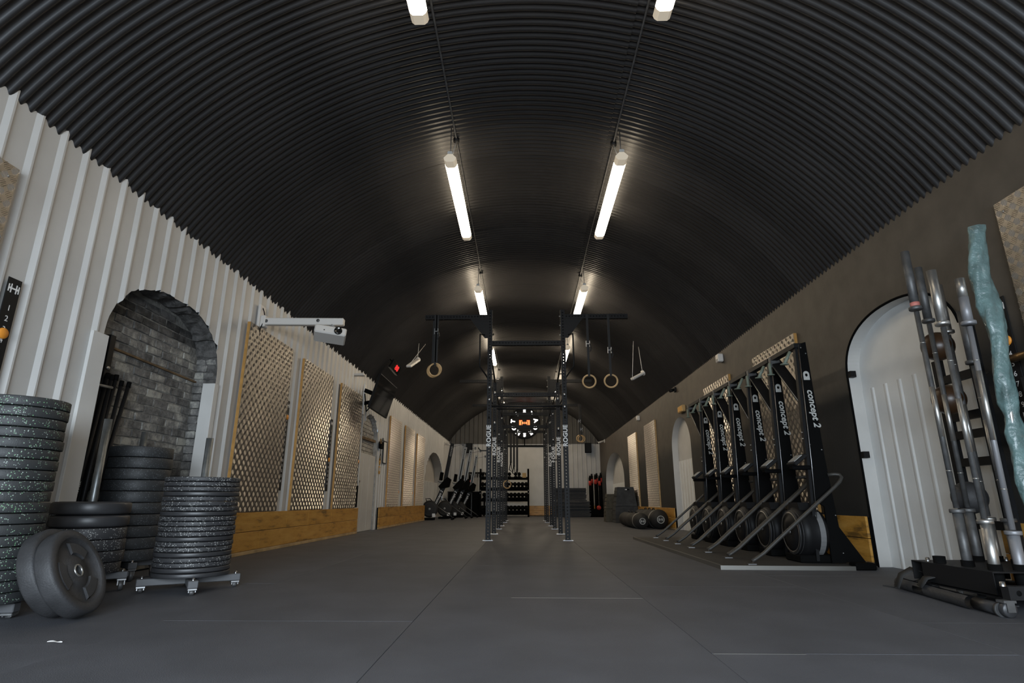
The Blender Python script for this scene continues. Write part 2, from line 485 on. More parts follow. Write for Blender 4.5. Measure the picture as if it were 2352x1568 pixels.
# ------------------------------------------------------------------ room dimensions
XL, XR = -3.17, 3.22           # wall faces
YB, YE = -3.0, 24.4            # rear (entrance) and end wall
XC, RC, ZC = 0.0, 3.78, 0.925 # vault circle
def vault_z(x, r=RC):
    return ZC + math.sqrt(max(0.0, r * r - (x - XC) ** 2))
ZTL, ZTR = 2.985, 2.91

# ------------------------------------------------------------------ floor: rubber mats with open joints
fl = MB().boxb(-3.6, 3.6, YB, YE, -0.10, -0.014).build('floor', M_joint)
tag(fl, kind='structure')
COLS = [(-3.30, -1.8135, 0.75), (-1.8115, -0.5555, 1.25), (-0.5530, 0.7340, 3.81), (0.7365, 1.9265, 2.49), (1.9285, 3.36, 3.1)]
mats = {}
for ci, (xa, xb, off) in enumerate(COLS):
    w = xb - xa
    L = 1.828
    me = MB().box((0, 0, -0.007), (w, L, 0.014), bevel=0.0011).mesh('rubber_mat', M_rubber_floor)
    y = off - 1.83 * 4
    while y < YE:
        if y + 1.83 > YB:
            if y >= YB and y + 1.83 <= YE:
                o = link('rubber_mat', me, fl, ((xa + xb) / 2, y + 0.915, rnd.uniform(-0.0006, 0.0006)))
            else:
                ya, yb = max(y, YB), min(y + 1.828, YE)
                MB().boxb(xa, xb, ya, yb, -0.014, 0).build('rubber_mat', M_rubber_floor, fl)
        y += 1.83
# chalk scuff at two joints
MB().boxb(-0.08, 0.733, 3.806, 3.812, -0.004, 0.0006).build('joint_strip', M_alutrim, fl)
MB().boxb(0.74, 1.10, 2.484, 2.489, -0.004, 0.0005).build('joint_strip', M_alutrim, fl)

# ------------------------------------------------------------------ vaulted ceiling of corrugated sheets
sh = MB()
NA = 40
vs = []; fs = []
for j, yy in enumerate((YB, YE)):
    for i in range(NA + 1):
        a = R_(-60) + R_(120.5) * i / NA
        vs.append((XC + (RC + 0.06) * math.sin(a), yy, ZC + (RC + 0.06) * math.cos(a)))
for i in range(NA):
    fs.append((i, i + 1, NA + 2 + i, NA + 1 + i))
sh.add(vs, fs)
ceil = sh.build('ceiling', M_dark)
tag(ceil, kind='structure')
PITCH, WAVES, AMP = 0.0762, 8, 0.0108
def sheet_mesh(a0, a1, nseg, r):
    m = MB(); vs = []; fs = []
    ns = WAVES * 8 + 4
    for j in range(ns + 1):
        y = j * PITCH / 8
        d = AMP * math.cos(2 * PI * y / PITCH)
        for i in range(nseg + 1):
            a = a0 + (a1 - a0) * i / nseg
            vs.append((XC + (r + d) * math.sin(a), y, ZC + (r + d) * math.cos(a)))
    for j in range(ns):
        for i in range(nseg):
            k = j * (nseg + 1) + i
            fs.append((k, k + 1, k + nseg + 2, k + nseg + 1))
    return m.add(vs, fs, True).mesh('corrugated_sheet', M_ceil)
s_mid = sheet_mesh(R_(-11.6), R_(15.0), 10, RC)
s_l = sheet_mesh(R_(-59.5), R_(-10.6), 20, RC + 0.014)
s_r = sheet_mesh(R_(14.0), R_(60.0), 20, RC + 0.014)
W_ = PITCH * WAVES
k = 0
y = YB
while y < YE:
    for me in (s_l, s_mid, s_r):
        o = link('corrugated_sheet', me, ceil)
        o.location = (0, y + (PITCH * 2 if me is s_r else 0), rnd.uniform(-0.002, 0.003) - 0.0015 * (k % 2))
    y += W_; k += 1
# a dark strip closing the first part where the right hand sheets start later
# ------------------------------------------------------------------ walls
def arch_fn(a):
    y0, y1, zs, rise, ex = a
    c, h = (y0 + y1) / 2, (y1 - y0) / 2
    def f(y):
        u = min(1.0, abs((y - c) / h))
        return zs + rise * (1 - u ** ex) ** (1 / ex)
    return f

def clad_profile(p, y0, y1, origin, depth=0.022, shape=(0.0, 0.028, 0.042, 0.056)):
    """(y, offset) samples of a sheet with slim raised ribs every p metres"""
    out = [(y0, 0.0)]
    k = math.floor((y0 - origin) / p)
    while origin + k * p < y1:
        b0 = origin + k * p
        for d, h in zip(shape, (0, depth, depth, 0)):
            if y0 < b0 + d < y1: out.append((b0 + d, h))
        k += 1
    out.append((y1, 0.0))
    return out

def off_at(prof, y):
    for (a, ha), (b2, hb) in zip(prof, prof[1:]):
        if a <= y <= b2:
            return ha if b2 - a < 1e-9 else ha + (hb - ha) * (y - a) / (b2 - a)
    return 0.0

def wall_strips(x, sgn, prof, arches, ztop, jag=0.0, z0=0.0, zsplit=None):
    ys = set(y for y, h in prof)
    for a in arches:
        n = 44
        for i in range(n + 1):
            ys.add(a[0] + (a[1] - a[0]) * (0.5 - 0.5 * math.cos(PI * i / n)))
    ys = sorted(ys)
    rj = random.Random(3)
    jagv = {y: rj.uniform(-1, 1) * jag for y in ys}
    m = MB()
    for ya, yb in zip(ys, ys[1:]):
        if yb - ya < 1e-6: continue
        za = zb = z0
        mid = (ya + yb) / 2
        for a in arches:
            if a[0] < mid < a[1]:
                f = arch_fn(a)
                za, zb = f(ya) + jagv[ya], f(yb) + jagv[yb]
        xa, xb = x + sgn * off_at(prof, ya), x + sgn * off_at(prof, yb)
        m.add([(xa, ya, za), (xb, yb, zb), (xb, yb, ztop), (xa, ya, ztop)], [(0, 1, 2, 3)])
    return m

def reveal(x0, x1, a, n=44, jag=0.0, zb=0.0, seed=1):
    """jambs and soffit of an arched opening between wall face x0 and recess back x1"""
    f = arch_fn(a); rj = random.Random(seed)
    pts = [(a[0], zb), (a[0], a[2])]
    for i in range(n + 1):
        y = a[0] + (a[1] - a[0]) * (0.5 - 0.5 * math.cos(PI * i / n))
        pts.append((y, f(y) + rj.uniform(-jag, jag)))
    pts += [(a[1], a[2]), (a[1], zb)]
    m = MB(); vs = []; fs = []
    nx = 4
    for y, z in pts:
        for k in range(nx + 1):
            t = k / nx
            j = jag * (rj.uniform(-1, 1) if 0 < k < nx else 0)
            vs.append((x0 + (x1 - x0) * t, y, z + j))
    for i in range(len(pts) - 1):
        for k in range(nx):
            q = i * (nx + 1) + k
            fs.append((q, q + 1, q + nx + 2, q + nx + 1))
    return m.add(vs, fs)

AL1 = (4.05, 5.68, 1.76, 0.60, 2.4)
AL2 = (11.10, 12.42, 1.70, 0.62, 2.0)
AL3 = (18.6, 22.7, 1.28, 0.97, 2.0)
AR1 = (4.05, 5.57, 1.78, 0.48, 2.2)
AR2 = (11.1, 12.52, 1.65, 0.60, 2.0)
AR3 = (18.7, 22.85, 1.28, 0.97, 2.0)

profL = clad_profile(0.204, YB, YE, 2.899)
wl = wall_strips(XL, 1, profL, [AL1, AL2, AL3], 3.06, jag=0.012).build('wall_left', M_white)
tag(wl, kind='structure')
profR = [(YB, 0.0), (YE, 0.0)]
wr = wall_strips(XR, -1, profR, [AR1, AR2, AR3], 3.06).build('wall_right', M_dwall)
tag(wr, kind='structure')

# near left recess: brick back, far brick jamb, rough soffit
BX = -3.37
MB().boxb(BX - 0.25, BX - 0.012, 3.4, 6.4, 0, 2.7).build('recess_backing', M_mortar, wl)
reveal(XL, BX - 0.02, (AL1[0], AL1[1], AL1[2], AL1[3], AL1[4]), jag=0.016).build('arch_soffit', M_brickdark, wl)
def brick_mesh(seed, L, H=0.067, D=0.036):
    r = random.Random(seed)
    bm = bmesh.new()
    bmesh.ops.create_cube(bm, size=1.0, matrix=Matrix.Diagonal((D, L, H, 1)))
    bmesh.ops.bevel(bm, geom=bm.edges[:], offset=0.006, segments=1, affect='EDGES')
    for v in bm.verts:
        v.co += Vector((r.uniform(-.004, .004), r.uniform(-.006, .006), r.uniform(-.004, .004)))
    me = bpy.data.meshes.new('brick'); bm.to_mesh(me); bm.free()
    me.materials.append(M_brick)
    return me
full = [brick_mesh(i, 0.212) for i in range(5)]
half = [brick_mesh(20 + i, 0.10) for i in range(3)]
fA = arch_fn(AL1)
row = 0
z = 0.46
while z < 2.36:
    y = 4.40 + (0.0 if row % 2 else 0.112) - 0.222
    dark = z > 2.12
    while y < 5.70:
        me = rnd.choice(full)
        yc = y + 0.106
        if z + 0.03 < fA(min(max(yc, 4.06), 5.67)) - 0.02 and yc > 4.3 and y + 0.2 < 5.76:
            o = link('brick', me, wl, (BX - 0.023 + rnd.uniform(-0.003, 0.005), yc + rnd.uniform(-.004, .004), z + rnd.uniform(-.003, .003)))
            o.rotation_euler = (rnd.uniform(-.02, .02), rnd.uniform(-.03, .03), rnd.uniform(-.015, .015))
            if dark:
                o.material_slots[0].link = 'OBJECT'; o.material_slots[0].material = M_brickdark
        y += 0.222
    # far jamb, brick ends and faces turned into the recess
    if z < 1.98:
        for xc in ((-3.325,) if row % 2 else (-3.345, -3.24)):
            me = rnd.choice(half)
            o = link('brick', me, wl, (xc, AL1[1] - 0.012 + rnd.uniform(-.006, .004), z))
            o.rotation_euler = (0, 0, PI / 2)
    row += 1
    z += 0.0755
MB().beam((BX + 0.004, 4.2, 1.79), (BX + 0.004, 5.66, 1.75), 0.03, 0.016).build('rust_ledge', M_rust, wl)
# flat white boards beside the near left arch
tag(MB().boxb(XL + 0.002, XL + 0.028, 3.915, 4.075, 0, 1.785, bevel=0.003).build('trim_1', M_white2), kind='structure')
t2 = MB().boxb(XL - 0.10, XL + 0.026, 5.625, 5.70, 0, 1.735, bevel=0.003).build('trim_2', M_white2)
tag(t2, kind='structure')

# mid left recess: broken-out brick above white door boards
MB().boxb(XL - 0.25, XL - 0.11, 10.9, 12.7, 1.40, 2.5).build('recess_backing', M_mortar, wl)
reveal(XL, XL - 0.11, AL2, jag=0.02, seed=5).build('arch_soffit', M_brickpale, wl)
r2 = random.Random(11); f2 = arch_fn(AL2)
pale = [brick_mesh(40 + i, 0.212) for i in range(3)]
for me in pale:
    me.materials.clear(); me.materials.append(M_brickpale)
for i in range(11):
    z = 1.53 + i * 0.0755
    y = 11.0 + (0.1 if i % 2 else 0.0)
    while y < 12.5:
        if z < f2(min(max(y + 0.1, 11.11), 12.41)) and y + 0.1 > 11.05:
            o = link('brick', r2.choice(pale), wl, (XL - 0.10 + r2.uniform(-.008, .008), y + 0.106, z))
        y += 0.222
MB().beam((XL - 0.06, 11.12, 1.80), (XL - 0.06, 12.35, 1.82), 0.06, 0.05).build('rust_ledge', M_rust, wl)
d1 = MB().boxb(XL - 0.10, XL - 0.05, 11.10, 12.42, 0.0, 1.50).build('door_1', M_white2)
tag(d1, kind='structure')
for i, (ya, yb) in enumerate(((11.12, 11.50), (11.51, 11.95), (11.96, 12.40))):
    MB().boxb(XL - 0.055, XL - 0.03, ya, yb, 0.005, 1.505, bevel=0.004).build('plank', M_white, d1)
for z in (0.42, 0.95):
    MB().boxb(XL - 0.035, XL - 0.018, 11.11, 11.32, z - 0.018, z + 0.018).build('hinge', M_galv, d1)
# far left recess
reveal(XL, XL - 0.30, AL3).build('arch_soffit', M_greyplaster, wl)
MB().boxb(XL - 0.45, XL - 0.30, 18.2, 23.2, 1.22, 2.5).build('recess_backing', M_greyplaster, wl)
pr = clad_profile(0.25, 18.2, 23.2, 18.3)
wall_strips(XL - 0.20, 1, pr, [], 1.25).build('recess_cladding', M_white, wl)
MB().boxb(XL - 0.44, XL - 0.19, 18.2, 23.2, 1.235, 1.255).build('recess_ledge', M_white2, wl)

# right recesses
for a, dep, zl in ((AR1, 0.11, 1.62), (AR2, 0.11, 1.40), (AR3, 0.26, 1.22)):
    reveal(XR, XR + dep + 0.02, a).build('arch_soffit', M_white2 if a is AR1 else M_plaster, wr)
    MB().boxb(XR + dep + 0.015, XR + dep + 0.12, a[0] - 0.3, a[1] + 0.3, zl - 0.02, a[2] + a[3] + 0.2).build('recess_backing', M_whitebright if a is AR1 else M_plaster, wr)
    pr = clad_profile(0.20, a[0] - 0.3, a[1] + 0.3, a[0] + 0.13, depth=0.010, shape=(0.0, 0.014, 0.030, 0.062))
    recess_white = M_whitebright
    wall_strips(XR + dep + 0.01, -1, pr, [], zl).build('recess_cladding', recess_white, wr)
# dark painted edge bead round the near right arch, with two fixing blocks
f = arch_fn(AR1)
pts = [(XR - 0.002, 5.575, z) for z in (0.0, 0.6, 1.2, 1.78)] + [(XR - 0.002, AR1[0] + (AR1[1] - AR1[0]) * (0.5 + 0.5 * math.cos(PI * i / 30)), f(AR1[0] + (AR1[1] - AR1[0]) * (0.5 + 0.5 * math.cos(PI * i / 30))) + 0.004) for i in range(1, 30)]
MB().tube(pts, 0.011, 6).build('edge_bead', M_dark, wr)
for z in (1.78, 1.0):
    MB().boxb(XR - 0.004, XR + 0.05, 5.51, 5.575, z - 0.03, z + 0.03).build('fixing_block', M_black, wr)

# end wall: white sheet below, dark sheet gable above
prE = clad_profile(0.19, -3.3, 3.3, -3.28, depth=0.02)
def xwall(y, prof, z0, ztop_fn, skip=None):
    m = MB()
    for (xa, ha), (xb, hb) in zip(prof, prof[1:]):
        if xb - xa < 1e-6: continue
        if skip and skip[0] <= (xa + xb) / 2 <= skip[1]: continue
        m.add([(xa, y - ha, z0), (xb, y - hb, z0), (xb, y - hb, ztop_fn(xb)), (xa, y - ha, ztop_fn(xa))], [(0, 1, 2, 3)])
    return m
we = xwall(YE, prE, 0, lambda x: 2.93).build('wall_end', M_white)
tag(we, kind='structure')
prG = []
for (xa, ha), (xb, hb) in zip(prE, prE[1:]):
    prG.append((xa, ha))
    if xb - xa > 0.08: prG.append(((xa + xb) / 2, ha))
prG.append(prE[-1])
tg = xwall(YE - 0.03, prG, 2.92, lambda x: vault_z(max(-3.3, min(3.3, x)), RC + 0.05)).build('wall_gable', M_gable)
tag(tg, kind='structure')
d2 = MB().boxb(-0.68, 0.86, YE - 0.07, YE - 0.022, 0.40, 2.80, bevel=0.004).build('door_2', M_white2)
tag(d2, kind='structure')
MB().boxb(-0.72, 0.90, YE - 0.12, YE - 0.02, 2.80, 2.86).build('door_track', M_dark, d2)
# entrance wall behind the camera with the open doorway the daylight comes through
m = MB()
m.boxb(-3.6, -2.3, YB - 0.15, YB, 0, 3.1).boxb(2.3, 3.6, YB - 0.15, YB, 0, 3.1).boxb(-2.3, 2.3, YB - 0.15, YB, 2.6, 3.1)
m.boxb(-3.6, 3.6, YB - 0.15, YB, 3.1, 4.9)
tag(m.build('wall_entrance', M_white2), kind='structure')

# ------------------------------------------------------------------ painted boards along the wall feet
def boards(name, xf, sgn, segs, top=0.455):
    ya, yb = segs[0][0], segs[-1][1]
    root = MB().boxb(xf - sgn * 0.012, xf + sgn * 0.012, ya, yb, 0.0, top - 0.01).build(name, M_dark)
    tag(root, kind='structure')
    x1 = xf + sgn * 0.012; x2 = xf + sgn * 0.036
    for j, (a, b2) in enumerate(segs):
        cuts = [a, a + (b2 - a) * (0.72 if j % 2 == 0 else 0.4), b2] if b2 - a > 2.5 else [a, b2]
        for p, q in zip(cuts, cuts[1:]):
            MB().boxb(x1, x2, p + .002, q - .002, 0.247, top, bevel=0.003).build('plank', M_board, root)
        cuts = [a, a + (b2 - a) * 0.45, b2] if b2 - a > 2.5 else [a, b2]
        for p, q in zip(cuts, cuts[1:]):
            MB().boxb(x1, x2, p + .002, q - .002, 0.042, 0.242, bevel=0.003).build('plank', M_board, root)
        MB().boxb(x1, x2 + sgn * 0.006, a + .002, b2 - .002, 0.0, 0.039, bevel=0.003).build('kick_strip', M_kick, root)
    return root
boards('baseboard_left_1', XL + 0.024, 1, [(5.72, 8.5), (8.5, 11.05)])
boards('baseboard_left_2', XL + 0.024, 1, [(12.66, 15.6), (15.6, 18.5)])
boards('baseboard_right_1', XR - 0.012, -1, [(5.58, 8.3), (8.3, 11.08)], 0.44)
boards('baseboard_right_2', XR - 0.012, -1, [(12.55, 15.5), (15.5, 18.6)], 0.44)
boards('baseboard_right_3', XR - 0.012, -1, [(1.2, 4.04)], 0.44)
rb = MB().boxb(0.2, 3.2, YE - 0.04, YE - 0.02, 0, 0.40).build('baseboard_end', M_dark)
tag(rb, kind='structure')
for z0, z1 in ((0.21, 0.41), (0.02, 0.205)):
    for xa, xb in ((0.2, 1.65), (1.655, 3.2)):
        MB().boxb(xa, xb, YE - 0.065, YE - 0.04, z0, z1, bevel=0.003).build('plank', M_board, rb)

# ------------------------------------------------------------------ ceiling lamps (twin tube battens on short chains) and conduits
LZ = 4.20
def lamp(x, y0, y1, label):
    L = y1 - y0
    t = thing('batten_lamp', label, 'ceiling lamp', (x, (y0 + y1) / 2, LZ), 'lit battens under the vault')
    hw = 0.07
    prof = [(-hw * .38, 0.0445), (-hw * .38, 0.065), (-hw * .30, 0.075), (hw * .30, 0.075), (hw * .38, 0.065), (hw * .38, 0.0445)]
    MB().prism(prof, (0, -L / 2, 0), (1, 0, 0), (0, 0, 1), (0, 1, 0), L).build('body', M_lampbody, t)
    dif = [(-hw * .40, 0.044), (-hw, 0.0), (-hw * .86, -0.03), (-hw * .55, -0.05), (hw * .55, -0.05), (hw * .86, -0.03), (hw, 0.0), (hw * .40, 0.044)]
    MB().prism(dif, (0, -L / 2 + 0.13, 0), (1, 0, 0), (0, 0, 1), (0, 1, 0), L - 0.23).build('diffuser', M_lamp_dim if y0 < 7 else M_lamp, t)
    for ya, yb in ((-L / 2 + 0.01, -L / 2 + 0.13), (L / 2 - 0.10, L / 2 - 0.01)):
        MB().prism(dif, (0, ya, 0), (1, 0, 0), (0, 0, 1), (0, 1, 0), yb - ya).build('end_cap', M_lampend, t)
    for yy in (-L / 2 + 0.06, L / 2 - 0.06):
        MB().tube([(0, yy, 0.07), (0.0, yy, vault_z(x) - LZ - 0.01)], 0.005, 6).build('chain', M_darksteel, t)
    return t
rows = [('nearest', 1.72, 3.58), ('second', 5.41, 7.38), ('third', 9.36, 11.25), ('fourth', 13.35, 15.2), ('fifth', 17.3, 19.15), ('farthest', 21.2, 23.0)]
for w, a, b2 in rows:
    lamp(-0.79, a, b2, 'lit twin tube batten, %s in the left row under the black vault' % w)
    lamp(1.09, a, b2, 'lit twin tube batten, %s in the right row under the black vault' % w)
for x, side in ((-0.755, 'left'), (1.05, 'right')):
    zc = vault_z(x) - AMP - 0.02
    t = thing('conduit_run', 'thin dark conduit running along the vault beside the %s lamp row' % side, 'conduit', (x, 0, zc), 'conduits on the vault')
    MB().tube([(0, YB + 0.1, 0), (0, YE - 0.1, 0)], 0.0095, 8).build('pipe', M_darksteel, t)
    for w, a, b2 in rows:
        MB().lathe([(0.001, -0.03), (0.035, -0.03), (0.035, 0.012), (0.001, 0.012)], 14, origin=(0, a + 0.25, 0)).build('junction_box', M_black, t)
        dx = (-0.79 if x < 0 else 1.09) - x
        MB().tube([(0, a + 0.25, -0.02), (dx * 0.5, a + 0.22, -0.14), (dx, a + 0.16, LZ + 0.075 - zc)], 0.004, 6).build('cable', M_lampbody, t)

# small radiant heaters on chains at both sides
def heater(p0, p1, label, ch):
    p0 = Vector(p0); p1 = Vector(p1); c = (p0 + p1) / 2; d = (p1 - p0).normalized()
    t = thing('hanging_heater', label, 'heater', c)
    MB().beam(p0 - c, p1 - c, 0.11, 0.05, bevel=0.012).build('housing', M_whiteplastic, t)
    MB().beam((p0 - c) * 0.86 + Vector((0, 0, -0.03)), (p1 - c) * 0.86 + Vector((0, 0, -0.03)), 0.085, 0.012).build('glass_tube', M_greyplastic, t)
    MB().lathe([(0.001, -.012), (0.058, -.012), (0.058, .012), (0.001, .012)], 16, matrix=d.to_track_quat('Z', 'Y').to_matrix(), origin=p0 - c).build('end_cap', M_whiteplastic, t)
    for q, top in zip((p0, p1), ch):
        zt = vault_z(top[0]) - 0.01
        MB().tube([q * 0.9 + c * 0.1 - c + Vector((0, 0, 0.02)), Vector((top[0], top[1], zt)) - c], 0.006, 6).build('chain', M_lampbody, t)
heater((-2.28, 11.9, 3.53), (-2.33, 11.2, 3.22), 'small white radiant heater hanging on chains left of the rig', ((-2.29, 12.0), (-2.2, 12.3)))
heater((2.50, 11.6, 3.15), (2.24, 11.5, 3.0), 'small white radiant heater hanging on chains right of the rig', ((2.48, 11.8), (2.36, 11.7)))

# ------------------------------------------------------------------ checker plate panels on the walls
PW, PH = 1.245, 2.09
def tread_mesh(w, h):
    m = MB(); c = 0.054
    ny, nz = int(w / c), int(h / c)
    for i in range(ny):
        for j in range(nz):
            cy, cz = -w / 2 + (i + 0.5) * w / ny, (j + 0.5) * h / nz
            a = R_(45) if (i + j) % 2 else R_(-45)
            ca, sa = math.cos(a), math.sin(a)
            for k in range(-2, 3):
                o = k * 0.0105; l = 0.024 - abs(k) * 0.0035; hw = 0.0030; ht = 0.0026
                P = []
                for (u, v2, hh) in ((-l, o - hw, 0), (l, o - hw, 0), (l, o + hw, 0), (-l, o + hw, 0), (-l * .6, o, ht), (l * .6, o, ht)):
                    P.append((hh, cy + u * ca - v2 * sa, cz + u * sa + v2 * ca))
                m.add(P, [(0, 1, 5, 4), (2, 3, 4, 5), (0, 4, 3), (1, 2, 5)])
    return m.mesh('tread_pattern', M_tread)
TREAD = {}
def panel(y0, y1, z0, z1, side, label, edge):
    w, h = y1 - y0, z1 - z0
    key = (round(w, 2), round(h, 2))
    if key not in TREAD:
        TREAD[key] = tread_mesh(*key)
    x = XL + 0.024 if side < 0 else XR - 0.002
    t = thing('checker_plate_panel', label, 'wall panel', (x, (y0 + y1) / 2, z0), 'checker plate wall panels', rot=(0, 0, 0 if side < 0 else PI))
    MB().boxb(0.0, 0.034, -w / 2, w / 2, 0, h).build('plywood_backing', edge, t)
    MB().boxb(0.0345, 0.038, -w / 2 + .002, w / 2 - .002, 0.002, h - .002).build('checker_plate', M_alu, t)
    o = link('tread_pattern', TREAD[key], t, (0.038, 0, 0)); o['kind'] = 'stuff'
    m = MB()
    for yy in (-w / 2 + 0.06, w / 2 - 0.06):
        for zz in (0.08, h / 2, h - 0.08):
            m.lathe([(0.001, 0.003), (0.008, 0.002), (0.009, 0)], 10, axis='X', origin=(0.040, yy, zz))
    o = m.build('screws', M_steel, t); o['kind'] = 'stuff'
panel(1.80, 3.03, 0.46, 2.55, -1, 'checker plate panel cut by the left picture edge', M_ply)
panel(6.12, 7.37, 0.46, 2.555, -1, 'checker plate panel below the projector, nearest full one on the left wall', M_ply)
panel(7.80, 9.07, 0.46, 2.54, -1, 'checker plate panel in the middle of the near left three', M_ply)
panel(9.54, 10.82, 0.46, 2.54, -1, 'checker plate panel just before the white door with broken brick', M_ply)
panel(13.29, 14.5, 0.45, 2.52, -1, 'checker plate panel right after the white door, below the screen', M_ply)
panel(15.06, 16.32, 0.45, 2.52, -1, 'checker plate panel in the middle of the far left three', M_ply)
panel(16.78, 18.05, 0.45, 2.50, -1, 'checker plate panel next to the far left arch', M_ply)
panel(2.25, 3.50, 0.46, 2.50, 1, 'checker plate panel cut by the right picture edge', M_plypale)
panel(6.46, 7.72, 0.46, 2.48, 1, 'checker plate panel behind the nearest ski machines', M_ply)
panel(8.68, 9.94, 0.46, 2.48, 1, 'checker plate panel behind the farther ski machines', M_ply)
panel(13.86, 15.12, 0.43, 2.49, 1, 'checker plate panel above the two black sandbags', M_plypale)
panel(16.26, 17.55, 0.44, 2.47, 1, 'checker plate panel behind the grey jump boxes', M_plypale)

# ------------------------------------------------------------------ wall ball height scales (black strips with numbers)
def emblem(name, m, parent, loc, x, y, s):
    """barbell shaped emblem: plates either side of a bar"""
    b3 = MB()
    u = Vector(x); w = Vector(y); n = u.cross(w)
    def bar(a0, a1, c0, c1):
        b3.prism([(a0 * s, c0 * s), (a1 * s, c0 * s), (a1 * s, c1 * s), (a0 * s, c1 * s)], loc, u, w, n, 0.001)
    bar(-.5, -.40, -.30, .30); bar(-.28, -.18, -.36, .36); bar(.40, .5, -.30, .30); bar(.18, .28, -.36, .36)
    bar(-.18, .18, -.06, .06); bar(-.40, -.28, -.08, .08); bar(.28, .40, -.08, .08)
    return b3.build(name, m, parent)
def scale_strip(y, z0, z1, side, dot, label, big=False, w=0.095):
    x = XL + 0.026 if side < 0 else XR - 0.003
    t = thing('height_scale', label, 'height scale', (x, y, z0), 'height scales', rot=(0, 0, 0 if side < 0 else PI))
    h = z1 - z0
    MB().boxb(0, 0.006, -w / 2, w / 2, 0, h, bevel=0.001).build('strip', M_black, t)
    emblem('emblem', M_wtext, t, Vector((0.0065, 0, h - 0.065)), (0, 1, 0), (0, 0, 1), w * 0.82)
    n = 14
    for i in range(n):
        zz = h - 0.19 - i * (h - 0.24) / n
        if zz < 0.03: break
        if big or True:
            o = text('numeral', str(i + 1), 0.05, M_wtext, t, (0.0065, 0, zz), (0, 1, 0), (0, 0, 1), ext=0.0004)
            if i > 8: o['kind'] = 'stuff'
    MB().lathe([(0.001, 0.012), (0.030, 0.012), (0.034, 0.006), (0.034, 0.0)], 20, axis='X', origin=(0.006, 0.0, dot - z0)).build('marker_disc', M_orange, t)
scale_strip(3.215, 0.72, 1.90, -1, 1.55, 'black numbered height strip with orange marker at the left picture edge', True)
scale_strip(7.46, 0.71, 1.87, -1, 1.65, 'black numbered height strip right of the panel below the projector')
scale_strip(9.25, 0.73, 1.87, -1, 1.22, 'black numbered height strip between the second and third near left panels')
scale_strip(10.92, 0.85, 1.86, -1, 1.30, 'black numbered height strip beside the white door with broken brick', w=0.08)
scale_strip(14.62, 0.75, 1.80, -1, 0.80, 'black numbered height strip right of the panel below the screen', w=0.08)
scale_strip(16.45, 0.75, 1.70, -1, 0.80, 'black numbered height strip right of the middle far left panel', w=0.08)
scale_strip(3.68, 0.72, 1.90, 1, 1.60, 'black numbered height strip behind the wrapped bar on the right wall', True)
tag(MB().boxb(XL + .024, XL + .05, 10.86, 10.98, 0.47, 0.86, bevel=0.003).build('foam_block', M_dark), 'narrow black foam block standing on the yellow boards beside the white door', 'foam block')

# ------------------------------------------------------------------ projector on its wall arm
t = thing('projector', 'white short-throw projector hanging from a white arm on the left wall', 'projector', (XL + 0.02, 6.40, 2.64))
MB().boxb(0.0, 0.03, -0.07, 0.07, -0.20, 0.20, bevel=0.006).build('wall_plate', M_whiteplastic, t)
MB().boxb(0.03, 0.09, -0.05, 0.05, -0.07, 0.07, bevel=0.008).build('arm_hinge', M_whiteplastic, t)
MB().beam((0.06, 0, 0.0), (1.02, 0, -0.012), 0.075, 0.085, bevel=0.008).build('arm', M_whiteplastic, t)
m = MB()
for x in (0.10, 0.72):
    m.lathe([(0.001, -.042), (0.020, -.042), (0.020, -.036)], 16, axis='Y', origin=(x, 0, 0))
m.build('arm_bolts', M_darksteel, t)['kind'] = 'stuff'
rotp = Euler((-0.222, 0.089, 0.33)).to_matrix()
pc = Vector((-2.287, 6.408, 2.475)) - t.location
def lp(v): return pc + rotp @ Vector(v)
MB().box(pc, (0.36, 0.26, 0.105), rot=rotp, bevel=0.014).build('projector_body', M_whiteplastic, t)
MB().lathe([(0.001, 0.012), (0.026, 0.010), (0.034, 0.018), (0.044, 0.020), (0.048, 0.0)], 24, matrix=rotp @ Euler((PI / 2, 0, 0)).to_matrix(), origin=lp((0.085, -0.130, 0.0))).build('lens', M_lens, t)
MB().lathe([(0.001, 0.003), (0.007, 0.003), (0.007, 0.0)], 12, matrix=rotp @ Euler((PI / 2, 0, 0)).to_matrix(), origin=lp((-0.07, -0.130, -0.015))).build('sensor', M_dark, t)
MB().beam(lp((0.02, 0.0, 0.05)), Vector((0.86, 0, -0.04)), 0.10, 0.03).build('tilt_bracket', M_greyplastic, t)
MB().tube([(0.02, 0.0, 0.18), (0.06, -0.04, 0.12), (0.08, -0.03, 0.03), (0.05, -0.06, -0.10), (0.03, -0.03, -0.19)], 0.006, 6).build('cable', M_dark, t)

# ------------------------------------------------------------------ screen and interval clock
t = thing('wall_screen', 'dark flat screen tilted down on a bracket above the white door', 'television', (-2.68, 10.74, 2.505), rot=(0.269, 0.039, 1.529))
W = 1.15; Hh = W * 0.57
MB().box((0, 0.02, 0), (W, 0.045, Hh), bevel=0.006).build('casing', M_black, t)
MB().boxb(-W / 2 + .012, W / 2 - .012, -0.0045, 0.0, -Hh / 2 + .016, Hh / 2 - .012).build('display', M_screen, t)
MB().boxb(-W / 2, W / 2, -0.005, -0.002, Hh / 2 - .010, Hh / 2 - .002).build('bezel_strip', M_zinc, t)
MB().box((0, 0.06, 0), (0.4, 0.05, 0.3)).build('rear_housing', M_dark, t)
R0 = Euler((0.269, 0.039, 1.529)).to_matrix()
def inv(p): return R0.transposed() @ (Vector(p) - Vector((-2.68, 10.74, 2.505)))
m = MB()
m.beam(inv((-2.76, 10.72, 2.52)), inv((XL + .05, 10.95, 2.68)), 0.06, 0.08)
m.beam(inv((-2.76, 10.82, 2.46)), inv((XL + .05, 10.95, 2.42)), 0.05, 0.06)
m.build('bracket_arm', M_dark, t)
